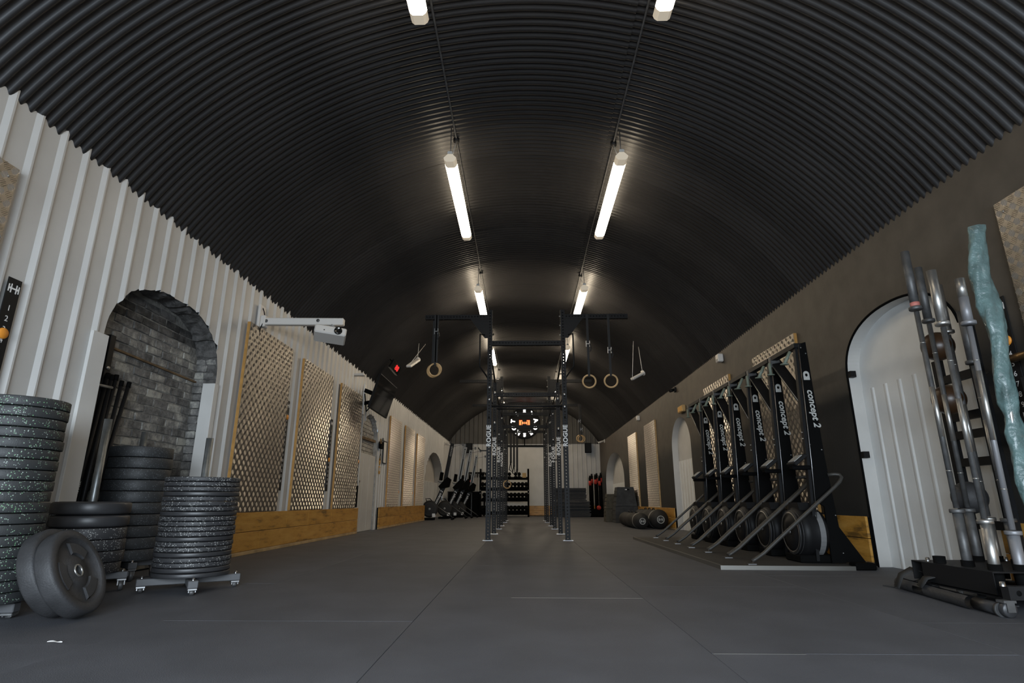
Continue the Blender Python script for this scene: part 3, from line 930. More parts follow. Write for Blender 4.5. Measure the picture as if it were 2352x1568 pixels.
MB().beam(inv((XL + .045, 10.97, 2.2)), inv((XL + .045, 10.97, 2.80)), 0.12, 0.03).build('wall_plate', M_whiteplastic, t)
MB().tube([inv((-2.8, 10.6, 2.4)), inv((-2.95, 10.55, 2.2)), inv((-3.05, 10.85, 2.35)), inv((-3.1, 10.9, 2.6))], 0.012, 6).build('cable', M_dark, t)
tag(MB().box((XL + 0.10, 10.35, 2.86), (0.20, 0.12, 0.045), bevel=0.01).build('wall_router', M_whiteplastic), 'small white box on the left wall above the dark screen', 'router')

CK = Vector((-2.67, 11.56, 3.28))
t = thing('interval_clock', 'black interval clock with red digits on the vault above the screen', 'clock', CK, rot=(0.376, 0.267, 1.355))
W = 0.37; Hh = W * 0.5
MB().box((0, 0.025, 0), (W, 0.05, Hh), bevel=0.004).build('casing', M_black, t)
MB().boxb(-W / 2 + .01, W / 2 - .01, -0.003, 0.0, -Hh / 2 + .01, Hh / 2 - .01).build('face', M_screen, t)
MB().boxb(-W / 2, W / 2, -0.004, 0.05, -Hh / 2 - .012, -Hh / 2).build('lower_edge', M_zinc, t)
text('digits', '88', 0.15, M_redled, t, (0.04, -0.0045, 0.0), (1, 0, 0), (0, 0, 1), ext=0.0005, bold=0.004)
RI = Euler((0.376, 0.267, 1.355)).to_matrix().transposed()
MB().tube([Vector((0, 0.05, 0.03)), RI @ (Vector((-2.80, 11.56, vault_z(-2.80) - 0.005)) - CK)], 0.012, 8).build('hanger', M_dark, t)

# ------------------------------------------------------------------ things on the left wall by the white door
t = thing('lock_box', 'black lock box with brass padlocks and a key loop beside the white door', 'lock', (XL + 0.024, 12.50, 1.80))
MB().boxb(0, 0.06, -0.10, 0.10, -0.12, 0.03, bevel=0.006).build('box', M_dark, t)
MB().torus((0.05, -0.12, 0.03), 0.045, 0.014, n=(1, 0, 0), seg=18, ms=6).build('shackle', M_bronze, t)
MB().torus((0.05, 0.06, 0.08), 0.035, 0.010, n=(1, 0, 0), seg=18, ms=6).build('shackle', M_darksteel, t)
MB().tube([(0.03, 0.0, -0.12), (0.03, -0.01, -0.22), (0.03, -0.05, -0.30), (0.03, -0.03, -0.37), (0.03, 0.02, -0.36), (0.03, 0.03, -0.28), (0.03, 0.0, -0.22)], 0.006, 6).build('key_loop', M_dark, t)
t = thing('picture_frame', 'thin black framed sheet on the white wall beside the lock box', 'picture', (XL + 0.024, 12.98, 1.64))
m = MB()
for a in (-0.15, 0.15): m.boxb(0, .014, a - .01, a + .01, -.24, .24)
for a in (-0.24, 0.24): m.boxb(0, .014, -.16, .16, a - .01, a + .01)
m.build('frame', M_black, t)
MB().boxb(0, .006, -.15, .15, -.24, .24).build('sheet', M_paper, t)
t = thing('wall_sticker', 'orange round and rectangular stickers on the white wall below the lock box', 'sticker', (XL + 0.026, 12.58, 1.36))
MB().lathe([(0.001, 0.002), (0.085, 0.002), (0.085, 0)], 24, axis='X', origin=(0, 0, 0.06)).build('round_sticker', M_otext, t)
m = MB()
for a in (-.07, .07): m.boxb(0, .002, a - .012, a + .012, -.20, -.06)
for a in (-.20, -.06): m.boxb(0, .002, -.08, .08, a - .012, a + .012)
m.boxb(0, .002, -.08, .08, -.20, -.15)
m.build('frame_sticker', M_otext, t)

# sensors, lamp boxes and a camera along the right wall top
for y, z, s, lab in ((8.96, 2.80, 0.13, 'white square sensor box on the dark wall above the ski machines'),
                     (15.76, 2.79, 0.13, 'small white sensor box on the dark wall above the two far panels')):
    t = thing('sensor_box', lab, 'sensor', (XR, y, z))
    MB().boxb(-.09, 0, -s / 2, s / 2, -s / 2, s / 2, bevel=.012).build('case', M_whiteplastic, t)
    MB().boxb(-.095, -.088, -s / 4, s / 4, -s / 3, -s / 8).build('lens_window', M_greyplastic, t)
t = thing('spot_fitting', 'small black spot fitting on the dark wall top between the sensor boxes', 'light fitting', (XR, 11.85, 2.84))
MB().boxb(-.04, 0, -.05, .05, -.05, .05, bevel=.008).build('base', M_black, t)
MB().tube([(-.04, 0, 0), (-.14, -.05, -.04)], 0.032, 10).build('head', M_black, t)
t = thing('emergency_light', 'small amber emergency light box over the narrow right arch', 'light fitting', (XR, 11.42, 2.36))
MB().boxb(-.07, 0, -.17, .17, -.065, .065, bevel=.01).build('box', M_plypale, t)
MB().boxb(-.076, -.069, -.14, .14, -.045, .045).build('cover', M_otext, t)
t = thing('security_camera', 'small white security camera high in the far right corner', 'camera', (XR - .02, 22.6, 2.86))
MB().boxb(-.03, 0, -.05, .05, -.06, .06).build('mount', M_whiteplastic, t)
MB().tube([(-.03, 0, 0), (-.12, -.06, -.03), (-.30, -.16, -.09)], 0.035, 10).build('body', M_whiteplastic, t)
MB().tube([(-.30, -.16, -.09), (-.315, -.17, -.095)], 0.028, 10).build('lens', M_dark, t)
t = thing('security_camera', 'small white security camera high in the far left corner', 'camera', (XL + .02, 22.9, 2.80))
MB().boxb(0, .03, -.05, .05, -.06, .06).build('mount', M_whiteplastic, t)
MB().tube([(.03, 0, 0), (.12, -.06, -.03), (.26, -.14, -.06)], 0.035, 10).build('body', M_whiteplastic, t)

# ------------------------------------------------------------------ round lit sign on the gable
SG = Vector((0.05, YE - 0.06, 3.80))
t = thing('round_sign', 'round dark sign with white lit letters and an orange barbell emblem', 'sign', SG)
MB().lathe([(0.001, 0.0), (0.66, 0.0), (0.66, -0.05), (0.64, -0.06), (0.001, -0.06)], 56, axis='Y').build('sign_board', M_rig, t)
for ang, ch in ((0, 'S'), (38, 'Y'), (78, 'A'), (114, 'D'), (147, 'E'), (180, 'S'), (213, 'M'), (245, 'O'), (278, 'T'), (320, 'I')):
    a = R_(ang)
    rad = Vector((math.sin(a), 0, math.cos(a))); tan = Vector((math.cos(a), 0, -math.sin(a)))
    text('letter', ch, 0.235, M_signw, t, rad * 0.49 + Vector((0, -0.075, 0)), tan, rad, ext=0.01, bold=0.012)
m = MB()
def ob(x0, x1, z0, z1, th=0.018):
    m.boxb(x0, x1, -.08, -.06, z0, z0 + th); m.boxb(x0, x1, -.08, -.06, z1 - th, z1)
    m.boxb(x0, x0 + th, -.08, -.06, z0, z1); m.boxb(x1 - th, x1, -.08, -.06, z0, z1)
for s in (-1, 1):
    ob(min(s * .10, s * .17), max(s * .10, s * .17), -.11, .11)
    ob(min(s * .18, s * .225), max(s * .18, s * .225), -.11, .11)
ob(-.10, .10, -.035, .035)
m.build('emblem', M_signo, t)
MB().boxb(-.02, .02, -.03, 0, -.95, -.62).build('cable_cover', M_dark, t)

# loudspeakers
for x, s in ((-2.29, 'left'), (2.72, 'right')):
    t = thing('loudspeaker', 'black loudspeaker high on the %s of the white end wall' % s, 'loudspeaker', (x, YE - 0.02, 2.74))
    MB().boxb(-.13, .13, -.24, -.03, -.20, .20, bevel=.008).build('cabinet', M_dark, t)
    MB().boxb(-.115, .115, -.25, -.24, -.185, .185).build('grille', M_black, t)
    MB().boxb(-.04, .04, -.03, .0, -.05, .05).build('bracket', M_darksteel, t)

# ------------------------------------------------------------------ pull-up rig: perforated uprights, crossbars, arms
PWD = 0.075
def post_mesh(h, wx=0.075, wy=0.075, pitch=0.0508, hole=0.0125):
    """square tube with real holes through all four sides"""
    m = MB(); n = int(h / pitch)
    def face(org, u, width):
        org = Vector(org); u = Vector(u)
        z0 = 0.0
        vs = []; fs = []
        hw = width / 2
        for i in range(n + 1):
            za = i * pitch; zb2 = min(h, (i + 1) * pitch)
            if zb2 - za < pitch * 0.9:
                o = len(vs)
                vs += [org + u * -hw + Vector((0, 0, za)), org + u * hw + Vector((0, 0, za)), org + u * hw + Vector((0, 0, zb2)), org + u * -hw + Vector((0, 0, zb2))]
                fs.append((o, o + 1, o + 2, o + 3)); continue
            zc = (za + zb2) / 2
            o = len(vs)
            outer = [(-hw, za), (0, za), (hw, za), (hw, zc), (hw, zb2), (0, zb2), (-hw, zb2), (-hw, zc)]
            for a, z in outer: vs.append(org + u * a + Vector((0, 0, z)))
            for k in range(8):
                an = -PI * 0.75 + k * PI / 4
                vs.append(org + u * (hole * math.cos(an)) + Vector((0, 0, zc + hole * math.sin(an))))
            for k in range(8):
                k2 = (k + 1) % 8
                fs.append((o + k, o + k2, o + 8 + k2, o + 8 + k))
        m.add(vs, fs)
    hx, hy = wx / 2, wy / 2
    face((0, -hy, 0), (1, 0, 0), wx); face((0, hy, 0), (-1, 0, 0), wx)
    face((-hx, 0, 0), (0, -1, 0), wy); face((hx, 0, 0), (0, 1, 0), wy)
    m.add([(-hx, -hy, h), (hx, -hy, h), (hx, hy, h), (-hx, hy, h)], [(0, 1, 2, 3)])
    return m.mesh('upright', M_rig)
TALL, SHORT = 3.69, 2.80
P_T, P_S = post_mesh(TALL), post_mesh(SHORT)
beam_src = post_mesh(1.22 - 0.075, hole=0.0115)
def hbeam(L):
    me = post_mesh(L, hole=0.0115); me.transform(Matrix.Rotation(PI / 2, 4, 'Y')); return me
B_X = hbeam(1.22 - 0.075)
B_ARM = hbeam(1.06)
XA, XB_ = -0.55, 0.67
RIG = [(9.13, 'T'), (10.92, 'S'), (12.9, 'S'), (14.45, 'T'), (16.8, 'S'), (18.28, 'T')]
rig = thing('pull_up_rig', 'tall charcoal perforated steel pull-up rig down the middle of the hall', 'rig', (0.06, 9.13, 0))
def rp(x, y, z): return Vector((x - 0.06, y - 9.13, z))
bolt = MB().lathe([(0.001, -0.012), (0.017, -0.012), (0.020, -0.004), (0.020, 0.0)], 12, axis='Y').mesh('bolt', M_zinc)
bigbolt = MB().lathe([(0.001, -0.014), (0.020, -0.014), (0.022, -0.010), (0.027, -0.004), (0.027, 0.0)], 16, axis='Y').mesh('bolt', M_zinc)
brand = text_mesh('ROGUE', 0.098, ext=0.0006, bold=0.003, spacing=1.05)
brand.materials.clear(); brand.materials.append(M_wtext)
mtx = Matrix(((0, -1, 0), (0, 0, -1), (1, 0, 0))).to_4x4()   # reads upwards, faces the camera
brand.transform(mtx)
mk = text_mesh('R', 0.06, ext=0.0006, bold=0.002); mk.materials.clear(); mk.materials.append(M_dark)
mk.transform(Matrix(((1, 0, 0), (0, 0, -1), (0, 1, 0))).to_4x4())
plate_me = MB().box((0, 0, 0.004), (0.16, 0.13, 0.008), bevel=0.002).mesh('foot_plate', M_zinc)
foot_bolt = MB().lathe([(0.001, 0.022), (0.011, 0.022), (0.011, 0.0)], 8).mesh('foot_bolt', M_steel)
gus = MB().prism([(0, 0), (0.30, 0), (0.05, -0.34), (0, -0.34)], (0, -0.004, 0), (1, 0, 0), (0, 0, 1), (0, 1, 0), 0.008).mesh('gusset', M_rig)
for ri, (y, k) in enumerate(RIG):
    h = TALL if k == 'T' else SHORT
    for x, s in ((XA, -1), (XB_, 1)):
        p = link('upright', P_T if k == 'T' else P_S, rig, rp(x, y, 0.006))
        link('foot_plate', plate_me, p, (0, 0, -0.006))
        for a in (-.06, .06):
            link('foot_bolt', foot_bolt, p, (a, -.05, 0))
        if ri < 4:
            link('brand_lettering', brand, p, (0, -PWD / 2 - 0.001, 1.575))
            link('brand_mark', mk, p, (0, -PWD / 2 - 0.001, 1.86))
        zs = (2.16, 2.36) if ri == 0 else (2.02, 2.60)
        for z in zs:
            link('bolt', bigbolt, p, (0, -PWD / 2, z - (0.12 if s > 0 else 0)))
        ms = MB()
        for z in ([3.1, 3.25, 3.42, 3.58] if k == 'T' else [2.3, 2.45, 2.6]):
            ms.lathe([(0.001, -0.02), (0.014, -0.02), (0.014, 0.0)], 8, axis='X', origin=(s * -1 * (PWD / 2) if s < 0 else -PWD / 2, 0, z))
        for v in range(len(ms.v)):
            pass
        o = ms.build('side_bolts', M_zinc, p); o['kind'] = 'stuff'
        if k == 'T':
            a = link('arm', B_ARM, rig, rp(x + (PWD / 2 if s > 0 else -PWD / 2 - 1.06), y, 3.575))
            g = link('gusset', gus, rig, rp(x + s * PWD / 2, y - 0.03, 3.54))
            if s < 0: g.rotation_euler = (0, 0, PI)
    # crossbars
    zb3 = {0: 3.115, 1: 2.575, 2: 2.70, 3: 2.72, 4: 2.70, 5: 2.72}[ri]
    link('crossbar', B_X, rig, rp(XA + PWD / 2, y, zb3))
    if ri == 3:
        link('crossbar', B_X, rig, rp(XA + PWD / 2, y, 2.40))
    if ri == 0:
        MB().tube([rp(XA + PWD / 2, y + 0.0, 2.06), rp(XB_ - PWD / 2, y, 2.06)], 0.017, 12).build('pull_up_bar', M_rig, rig)
    if ri == 1:
        MB().tube([rp(XA + PWD / 2, y, 2.30), rp(XB_ - PWD / 2, y, 2.30)], 0.017, 12).build('pull_up_bar', M_rig, rig)
for x in (XA, XB_):
    MB().tube([rp(x, 9.17, 3.02), rp(x, 10.96, 2.82)], 0.017, 10).build('long_bar', M_rig, rig)
    for a, b2 in zip(RIG[1:], RIG[2:]):
        link('long_bar', MB().tube([(0, 0, 0), (0, b2[0] - a[0] - 0.076, 0)], 0.017, 10).mesh('long_bar', M_rig), rig, rp(x, a[0] + 0.038, 2.70))
    s = -1 if x < 0 else 1
    q = s * 0.155
    MB().tube([rp(x + s * .03, 9.2, 3.27), rp(x + q, 9.0, 3.24), rp(x + q, 8.98, 3.18), rp(x + q, 8.98, 2.75), rp(x + q, 9.0, 2.69), rp(x + s * .03, 9.15, 2.53)], 0.013, 10).build('spotter_hoop', M_rig, rig)
    MB().tube([rp(x + s * .03, 11.0, 3.0), rp(x + q * .9, 10.85, 2.98), rp(x + q * .9, 10.83, 2.55), rp(x + s * .03, 10.95, 2.38)], 0.013, 10).build('spotter_hoop', M_rig, rig)
# J hooks
for x, y, z, s in ((XA, 9.13, 1.35, -1), (XB_, 10.96, 1.33, -1)):
    m = MB()
    m.tube([rp(x + s * .035, y, z), rp(x + s * .12, y, z), rp(x + s * .15, y, z + .02), rp(x + s * .17, y, z + .05)], 0.009, 8)
    m.build('bar_hook', M_black, rig)

# gymnastic rings on straps
def ring_set(x, y, ztop, zring, label, buckle=None, w=0.038, fold=False, dz=0.0):
    R, r = 0.104, 0.0145
    t = thing('gym_ring', label, 'gym ring', (x, y, zring), 'gym rings on the rig')
    MB().torus((0, 0, 0), R, r, n=(0.12, 1, 0)).build('wood_ring', M_wood, t)
    m = MB()
    L = ztop - zring
    for q in ((-.014, .014) if fold else (0.0,)):
        m.boxb(q - w / 2, q + w / 2, -.003, .003, R, L)
    m.build('strap', M_web, t)
    MB().boxb(-.018, .018, -r - .006, r + .006, R - .03, R + .02).build('strap_loop', M_web, t)
    if buckle:
        mm = MB()
        for q in (-.028, .028): mm.boxb(q - .005, q + .005, -.012, .012, buckle - zring - .05, buckle - zring + .05)
        mm.boxb(-.028, .028, -.010, .010, buckle - zring - .006, buckle - zring + .006)
        mm.build('buckle', M_zinc, t)
        MB().tube([(.03, -.01, buckle - zring), (.05, -.02, buckle - zring - .08), (.03, -.02, buckle - zring - .14)], 0.010, 6).build('strap_tail', M_web, t)
YA = 9.13 - 0.043
ring_set(-1.452, YA, 3.61, 2.660, 'front wooden ring of the pair bundled on the left front arm', fold=True, w=.045, buckle=3.32)
ring_set(-1.490, YA + .045 + .045, 3.61, 2.664, 'rear wooden ring of the pair bundled on the left front arm', fold=True, w=.045)
ring_set(1.078, YA, 3.61, 2.455, 'left wooden ring of the two hanging apart on the right front arm', buckle=3.09)
ring_set(1.432, YA, 3.61, 2.460, 'right wooden ring of the two hanging apart on the right front arm', buckle=2.98)
ring_set(1.80, 18.23, 3.61, 2.50, 'left wooden ring of the overlapping far pair on the right', buckle=3.05)
ring_set(1.86, 18.33, 3.61, 2.50, 'right wooden ring of the overlapping far pair on the right', buckle=2.80)
ring_set(-0.46, 16.35, 2.66, 1.03, 'wooden ring hanging low beside the left inner rig posts')
# suspension straps hanging inside the rig
for q, (x, lab) in enumerate(((-0.40, 'left'), (-0.30, 'middle'), (-0.20, 'right'))):
    t = thing('suspension_strap', 'black suspension strap hanging inside the rig, %s of three before the dumbbell rack' % lab, 'strap', (x, 18.2 - .06 * q, 2.68))
    MB().boxb(-.03, .03, -.004, .004, -0.95 - .12 * q, 0).build('webbing', M_web, t)
    MB().tube([(0, 0, -.9 - .12 * q), (-.05, 0, -1.15 - .1 * q), (.05, 0, -1.22 - .1 * q), (0, 0, -.95 - .12 * q)], 0.016, 6).build('handle', M_dark, t)

# ------------------------------------------------------------------ ski machines on their platform
Y0, PT = 5.52, 0.646
pf = thing('ski_platform', 'low black wooden platform with worn grey metal edge under the ski machines', 'platform', (2.3, 7.4, 0))
def pp(x, y, z): return Vector((x - 2.3, y - 7.4, z))
ya = 5.37
for i in range(6):
    yb = ya + (0.70 if i < 5 else 0.62)
    c = pp(2.42, (ya + yb) / 2, 0.016)
    MB().box(c, (1.35, yb - ya - .006, 0.030), bevel=0.002).build('deck_board', M_deck, pf)
    ya = yb
MB().beam(pp(1.735, 5.36, .017), pp(1.735, 9.50, .017), .022, .036).build('edge_trim', M_alutrim, pf)
MB().beam(pp(1.72, 5.355, .017), pp(2.86, 5.30, .017), .022, .036).build('edge_trim', M_alutrim, pf)
MB().boxb(*(0.57, 0.75), -2.10, -1.98, 0.0, 0.06, bevel=.01).build('corner_block', M_dark, pf)

def rowpt(v): return Vector(v)
def side_logo(parent, x, y, ztop):
    text('brand_lettering', 'concept 2', 0.092, M_logo, parent, (x + 0.012, y, ztop - 0.36), (0.06, 0, -1), (1, 0, 0.06), ext=0.0005, bold=0.0022, shear=0.22)
    m = MB()
    pts = [(-.030, -.03), (-.030, .03)] + [(.030 * math.cos(a), .03 + .030 * math.sin(a)) for a in [PI - PI * k / 8 for k in range(1, 8)]] + [(.030, .03), (.030, -.03)]
    # pill with a round hole
    hole = [(.013 * math.cos(2 * PI * k / 12), .02 + .016 * math.sin(2 * PI * k / 12)) for k in range(12)]
    m.prism(pts, (x - .012, y, ztop - .05), (1, 0, 0), (0, 0, 1), (0, 1, 0), 0.0006)
    m.build('logo_pill', M_gtext, parent)
    m = MB(); m.prism(hole, (x - .012, y - .0008, ztop - .05), (1, 0, 0), (0, 0, 1), (0, 1, 0), 0.0006)
    m.build('logo_hole', M_dark, parent)

def ski():
    t = thing('ski_machine', 'black ski machine', 'ski machine', (2.7, Y0, 0.032), 'ski machines')
    def q(x, y, z): return Vector((x - 2.7, y - Y0, z - 0.032))
    yp = Y0 + 0.035
    poly = [(2.772, 2.10), (2.738, .95), (2.717, .58), (2.80, .53), (2.80, .036), (2.925, .036), (2.868, 1.0), (2.845, 2.12)]
    poly = [(a - 2.7, b2 - .032) for a, b2 in poly]
    sp = MB().prism(poly, (0, yp - Y0, 0), (1, 0, 0), (0, 0, 1), (0, 1, 0), 0.022).build('side_panel', M_dark, t)
    side_logo(sp, 0.118, yp - Y0 - .0012, 1.81 - .032)
    m = MB()
    for x, z in ((2.79, 2.06), (2.83, 2.0), (2.745, 1.10), (2.735, .88), (2.85, 1.05), (2.89, .45), (2.91, .12)):
        m.lathe([(0.001, -.004), (.006, -.004), (.006, 0)], 8, axis='Y', origin=q(x, yp, z))
    m.build('panel_screws', M_zinc, sp)['kind'] = 'stuff'
    MB().prism([(2.742 - 2.7, 2.09), (2.770 - 2.7, 2.09), (2.737 - 2.7, .95), (2.70 - 2.7, .05), (2.672 - 2.7, .05), (2.706 - 2.7, .95)], (0, yp - Y0 + .02, -.032), (1, 0, 0), (0, 0, 1), (0, 1, 0), 0.05).build('mast', M_black, t)
    MB().tube([q(2.770, yp - .002, 2.09), q(2.737, yp - .002, .95), q(2.712, yp - .002, .40)], 0.004, 6).build('edge_trim', M_zinc, t)
    # inclined arm from the mast to the far top corner
    MB().prism([(0, 0), (.11, .02), (.11, .06), (0, .04)], q(2.735, yp + .05, 1.47), (1, 0, 0), (0, 0, 1), Vector((0.0, 1, 1.02)).normalized(), 0.78).build('inclined_arm', M_black, t)
    MB().tube([q(2.735, yp + .05, 1.50), q(2.735, yp + .60, 2.05)], 0.005, 6).build('edge_trim', M_zinc, t)
    MB().beam(q(2.76, yp, 2.085), q(2.76, yp + PT - .03, 2.085), 0.07, 0.045).build('top_beam', M_black, t)
    MB().boxb(*[v for v in (2.72 - 2.7, 2.82 - 2.7)], yp + PT - .09 - Y0, yp + PT - .035 - Y0, 1.99 - .032, 2.10 - .032).build('pulley_block', M_darksteel, t)
    for yy, tilt in ((yp + .05, -.05), (yp + PT - .10, .02)):
        h0 = q(2.70, yy, 2.03)
        m = MB().tube([h0, h0 + Vector((-.02 + tilt, 0.0, -.125))], 0.016, 10)
        m.lathe([(0.001, -.004), (.040, -.004), (.040, .004), (.001, .004)], 14, origin=h0 + Vector((-.02 + tilt, 0, -.13)))
        m.build('handle', M_green, t)
    # monitor on a short arm
    mon = MB().box(q(2.615, yp + .03, .955), (.15, .17, .035), rot=(0, -.65, 0), bevel=.006).build('monitor', M_black, t)
    MB().box(q(2.600, yp + .03, .968), (.10, .13, .008), rot=(0, -.65, 0)).build('monitor_screen', M_greyplastic, mon)
    MB().boxb(*(2.56 - 2.7, 2.735 - 2.7), yp + .01 - Y0, yp + .09 - Y0, .865 - .032, .905 - .032, bevel=.008).build('monitor_arm', M_dark, t)
    m = MB()
    for x in (2.735, 2.742):
        for z in (1.16, 1.22):
            m.lathe([(0.001, -.004), (.006, -.004), (.006, 0)], 8, axis='X', origin=q(x - .03, yp + .045, z))
    m.build('mast_bolts', M_zinc, t)['kind'] = 'stuff'
    # fan drum at the foot
    fc = q(2.545, yp + .185, .295)
    d = MB().lathe([(.001, .0), (.06, -.015), (.13, -.012), (.135, -.004), (.165, -.004), (.17, .01), (.20, .02), (.224, .05), (.227, .09), (.216, .13), (.224, .16), (.224, .22), (.20, .26), (.10, .27), (.001, .27)], 40, axis='X', origin=fc).build('fan_drum', M_black, t)
    MB().lathe([(.170, -.008), (.176, -.012), (.182, -.006)], 40, axis='X', origin=fc).build('fan_ring', M_zinc, d)
    MB().lathe([(.001, -.022), (.016, -.022), (.020, -.014)], 14, axis='X', origin=fc).build('fan_hub', M_zinc, d)
    for rr in (.186, .196, .205):
        MB().torus(fc + Vector((.022 if rr > .2 else .0, 0, 0)), rr, .0022, n=(1, 0, 0), seg=40, ms=5).build('cage_wire', M_darksteel, d)
    # pale perforated band round the drum
    m = MB(); vs = []; fs = []
    for i in range(17):
        a = -PI * .62 + i * PI * .92 / 16
        for h2 in (.165, .215):
            vs.append(fc + Vector((h2, -.2285 * math.cos(a), .2285 * math.sin(a))))
    for i in range(16): fs.append((2 * i, 2 * i + 1, 2 * i + 3, 2 * i + 2))
    m.add(vs, fs).build('cage_band', M_band, d)
    MB().prism([(-.12, 0), (.12, 0), (.09, .07), (-.09, .07)], fc + Vector((.05, 0, .20)), (0, 1, 0), (0, 0, 1), (1, 0, 0), .16).build('drum_bracket', M_black, t)
    MB().boxb(*(2.54 - 2.7, 2.86 - 2.7), yp + .04 - Y0, yp + .36 - Y0, 0.0, .07, bevel=.01).build('drum_base', M_dark, t)
    # two bent floor tubes
    for yy in (Y0 - .045, Y0 + PT - .085):
        pts = [q(2.045, yy, .056), q(2.08, yy, .075), q(2.16, yy, .125), q(2.30, yy, .24), q(2.88, yy, .705), q(2.935, yy, .755), q(2.96, yy + .01, .79), q(2.955, yy + .03, .815), q(2.92, yy + .04, .82), q(2.86, yy + .06, .815)]
        MB().tube(pts, 0.0165, 10).build('floor_tube', M_tube, t)
        m = MB().boxb(*(2.0 - 2.7, 2.075 - 2.7), yy - .03 - Y0, yy + .03 - Y0, 0, .006)
        m.build('tube_foot', M_zinc, t)
    MB().prism([(2.90 - 2.7, .36), (3.12 - 2.7, .02), (2.88 - 2.7, .02)], (0, yp - Y0 + .03, -.012), (1, 0, 0), (0, 0, 1), (0, 1, 0), .02).build('rear_foot', M_dark, t)
    return t
s0 = ski()
for i in range(6):
    o = s0 if i == 0 else dup(s0)
    o.location = (2.7, Y0 + PT * i, 0.032)
    o['label'] = 'black ski machine with fan at its foot, ' + ['nearest of the six in the row', 'second nearest of the six in the row', 'third from the near end of the row', 'fourth from the near end of the row', 'fifth from the near end of the row', 'farthest of the six in the row'][i]

# ------------------------------------------------------------------ bumper plates: stacks on dollies, two leaning
def plate_profile(r, t, ro=0.008, ri=0.026):
    return [(ri, 0.0), (r * .80, 0.0), (r * .84, .003), (r - ro, .0015), (r - ro * .3, ro * .5), (r, ro), (r, t - ro), (r - ro * .3, t - ro * .5), (r - ro, t - .0015), (r * .84, t - .003), (r * .80, t), (ri, t), (ri, 0.0)]
PM = {}
def stack_plate(r, t, m, ro=0.006):
    k = (r, round(t, 4), m.name, ro)
    if k not in PM:
        PM[k] = MB().lathe(plate_profile(r, t, ro), 44).mesh('bumper_plate', m)
    return PM[k]
def dolly(name_label, x, y, zt, rot, post_top, r=0.27):
    t = thing('plate_dolly', name_label, 'plate dolly', (x, y, 0), 'plate dollies', rot=(0, 0, rot))
    h = 0.045
    MB().box((0, 0, zt - h / 2 - .004), (2 * r, .06, h), bevel=.004).build('cross_bar', M_dollybar, t)
    for s in (-1, 1):
        MB().box((0, s * (r / 2 + .016), zt - h / 2 - .004), (.06, r - .034, h), bevel=.004).build('cross_bar', M_dollybar, t)
    MB().tube([(0, 0, zt - .01), (0, 0, post_top)], 0.0245, 16).build('post', M_galv, t)
    for dx, dy in ((1, 0), (-1, 0), (0, 1), (0, -1)):
        c = Vector((dx * (r - .03), dy * (r - .03), 0))
        ca = MB().boxb(c.x - .028, c.x + .028, c.y - .028, c.y + .028, zt - h - .018, zt - h - .004, bevel=.003)
        wr = (zt - h - .012) / 2
        ca.boxb(c.x - .022, c.x - .016, c.y - .018, c.y + .018, wr, zt - h - .01).boxb(c.x + .016, c.x + .022, c.y - .018, c.y + .018, wr, zt - h - .01)
        ck = ca.build('caster', M_zinc, t)
        MB().lathe([(.001, -.013), (wr - .003, -.013), (wr, -.009), (wr, .009), (wr - .003, .013), (.001, .013)], 18, axis='X', origin=(c.x, c.y, wr)).build('wheel', M_darksteel, ck)
        MB().lathe([(.001, .016), (.008, .014), (.010, 0)], 8, origin=(c.x, c.y, zt - .004)).build('bolt', M_zinc, t)
    return t
def stack(x, y, z0, z1, n, where, mats_, r, group, ts=None, jx=0.006):
    tot = z1 - z0
    ts = ts or [tot / n] * n
    z = z0
    for i, tt in enumerate(ts):
        k = len(ts) - 1 - i
        m, desc, ro = mats_(k)
        o = link('bumper_plate', stack_plate(r, tt - 0.0012, m, ro), None, (x + rnd.uniform(-jx, jx), y + rnd.uniform(-jx, jx), z + .0006))
        o.rotation_euler = (0, 0, rnd.uniform(0, 6.28))
        w = ORD[k] if k else 'topmost'
        tag(o, '%s bumper plate, %s from the top of the %s' % (desc, w, where) if k else '%s bumper plate, topmost of the %s' % (desc, where), 'weight plate', group)
        z += tt
# tall green flecked stack at the left edge
dolly('low plate dolly under the tall green-flecked stack', -2.80, 3.08, 0.078, R_(12), 1.09, r=.20)
stack(-2.80, 3.08, 0.079, 1.118, 19, 'tall stack at the left edge', lambda k: (M_speckg, 'green-flecked black', .005), .225, 'plates in the tall left stack')
# small stack behind the leaning plates
CX, CY = -2.91, 3.92
dolly('plate dolly under the short stack behind the leaning plates', CX, CY, 0.125, R_(38), 1.13)
stack(CX, CY, 0.126, 0.575, 6, 'short stack with tall post', lambda k: (M_rub2, 'thick smooth black', .016) if k < 2 else (M_speckw, 'flecked black', .005), .225, 'plates in the short stack', ts=[.068, .070, .072, .074, .080, .085])
# stack in the brick recess
BXs, BYs = -3.115, 4.635
dolly('plate dolly under the stack before the brick recess', BXs, BYs, 0.137, R_(50), 1.125, r=.25)
stack(BXs, BYs, 0.138, 0.995, 10, 'stack before the brick recess', lambda k: (M_speckf, 'faintly flecked black', .006), .228, 'plates in the recess stack')
# thin plate stack before the first panel
AX, AY = -2.27, 4.10
dolly('plate dolly under the stack of thin plates', AX, AY, 0.092, R_(33), 1.015, r=.31)
stack(AX, AY, 0.093, 0.737, 20, 'stack of thin plates', lambda k: (M_rub2, 'plain black thin', .006) if k in (3, 7, 12, 15, 18, 19) else (M_speckw, 'flecked black thin', .005), .238, 'plates in the thin plate stack')

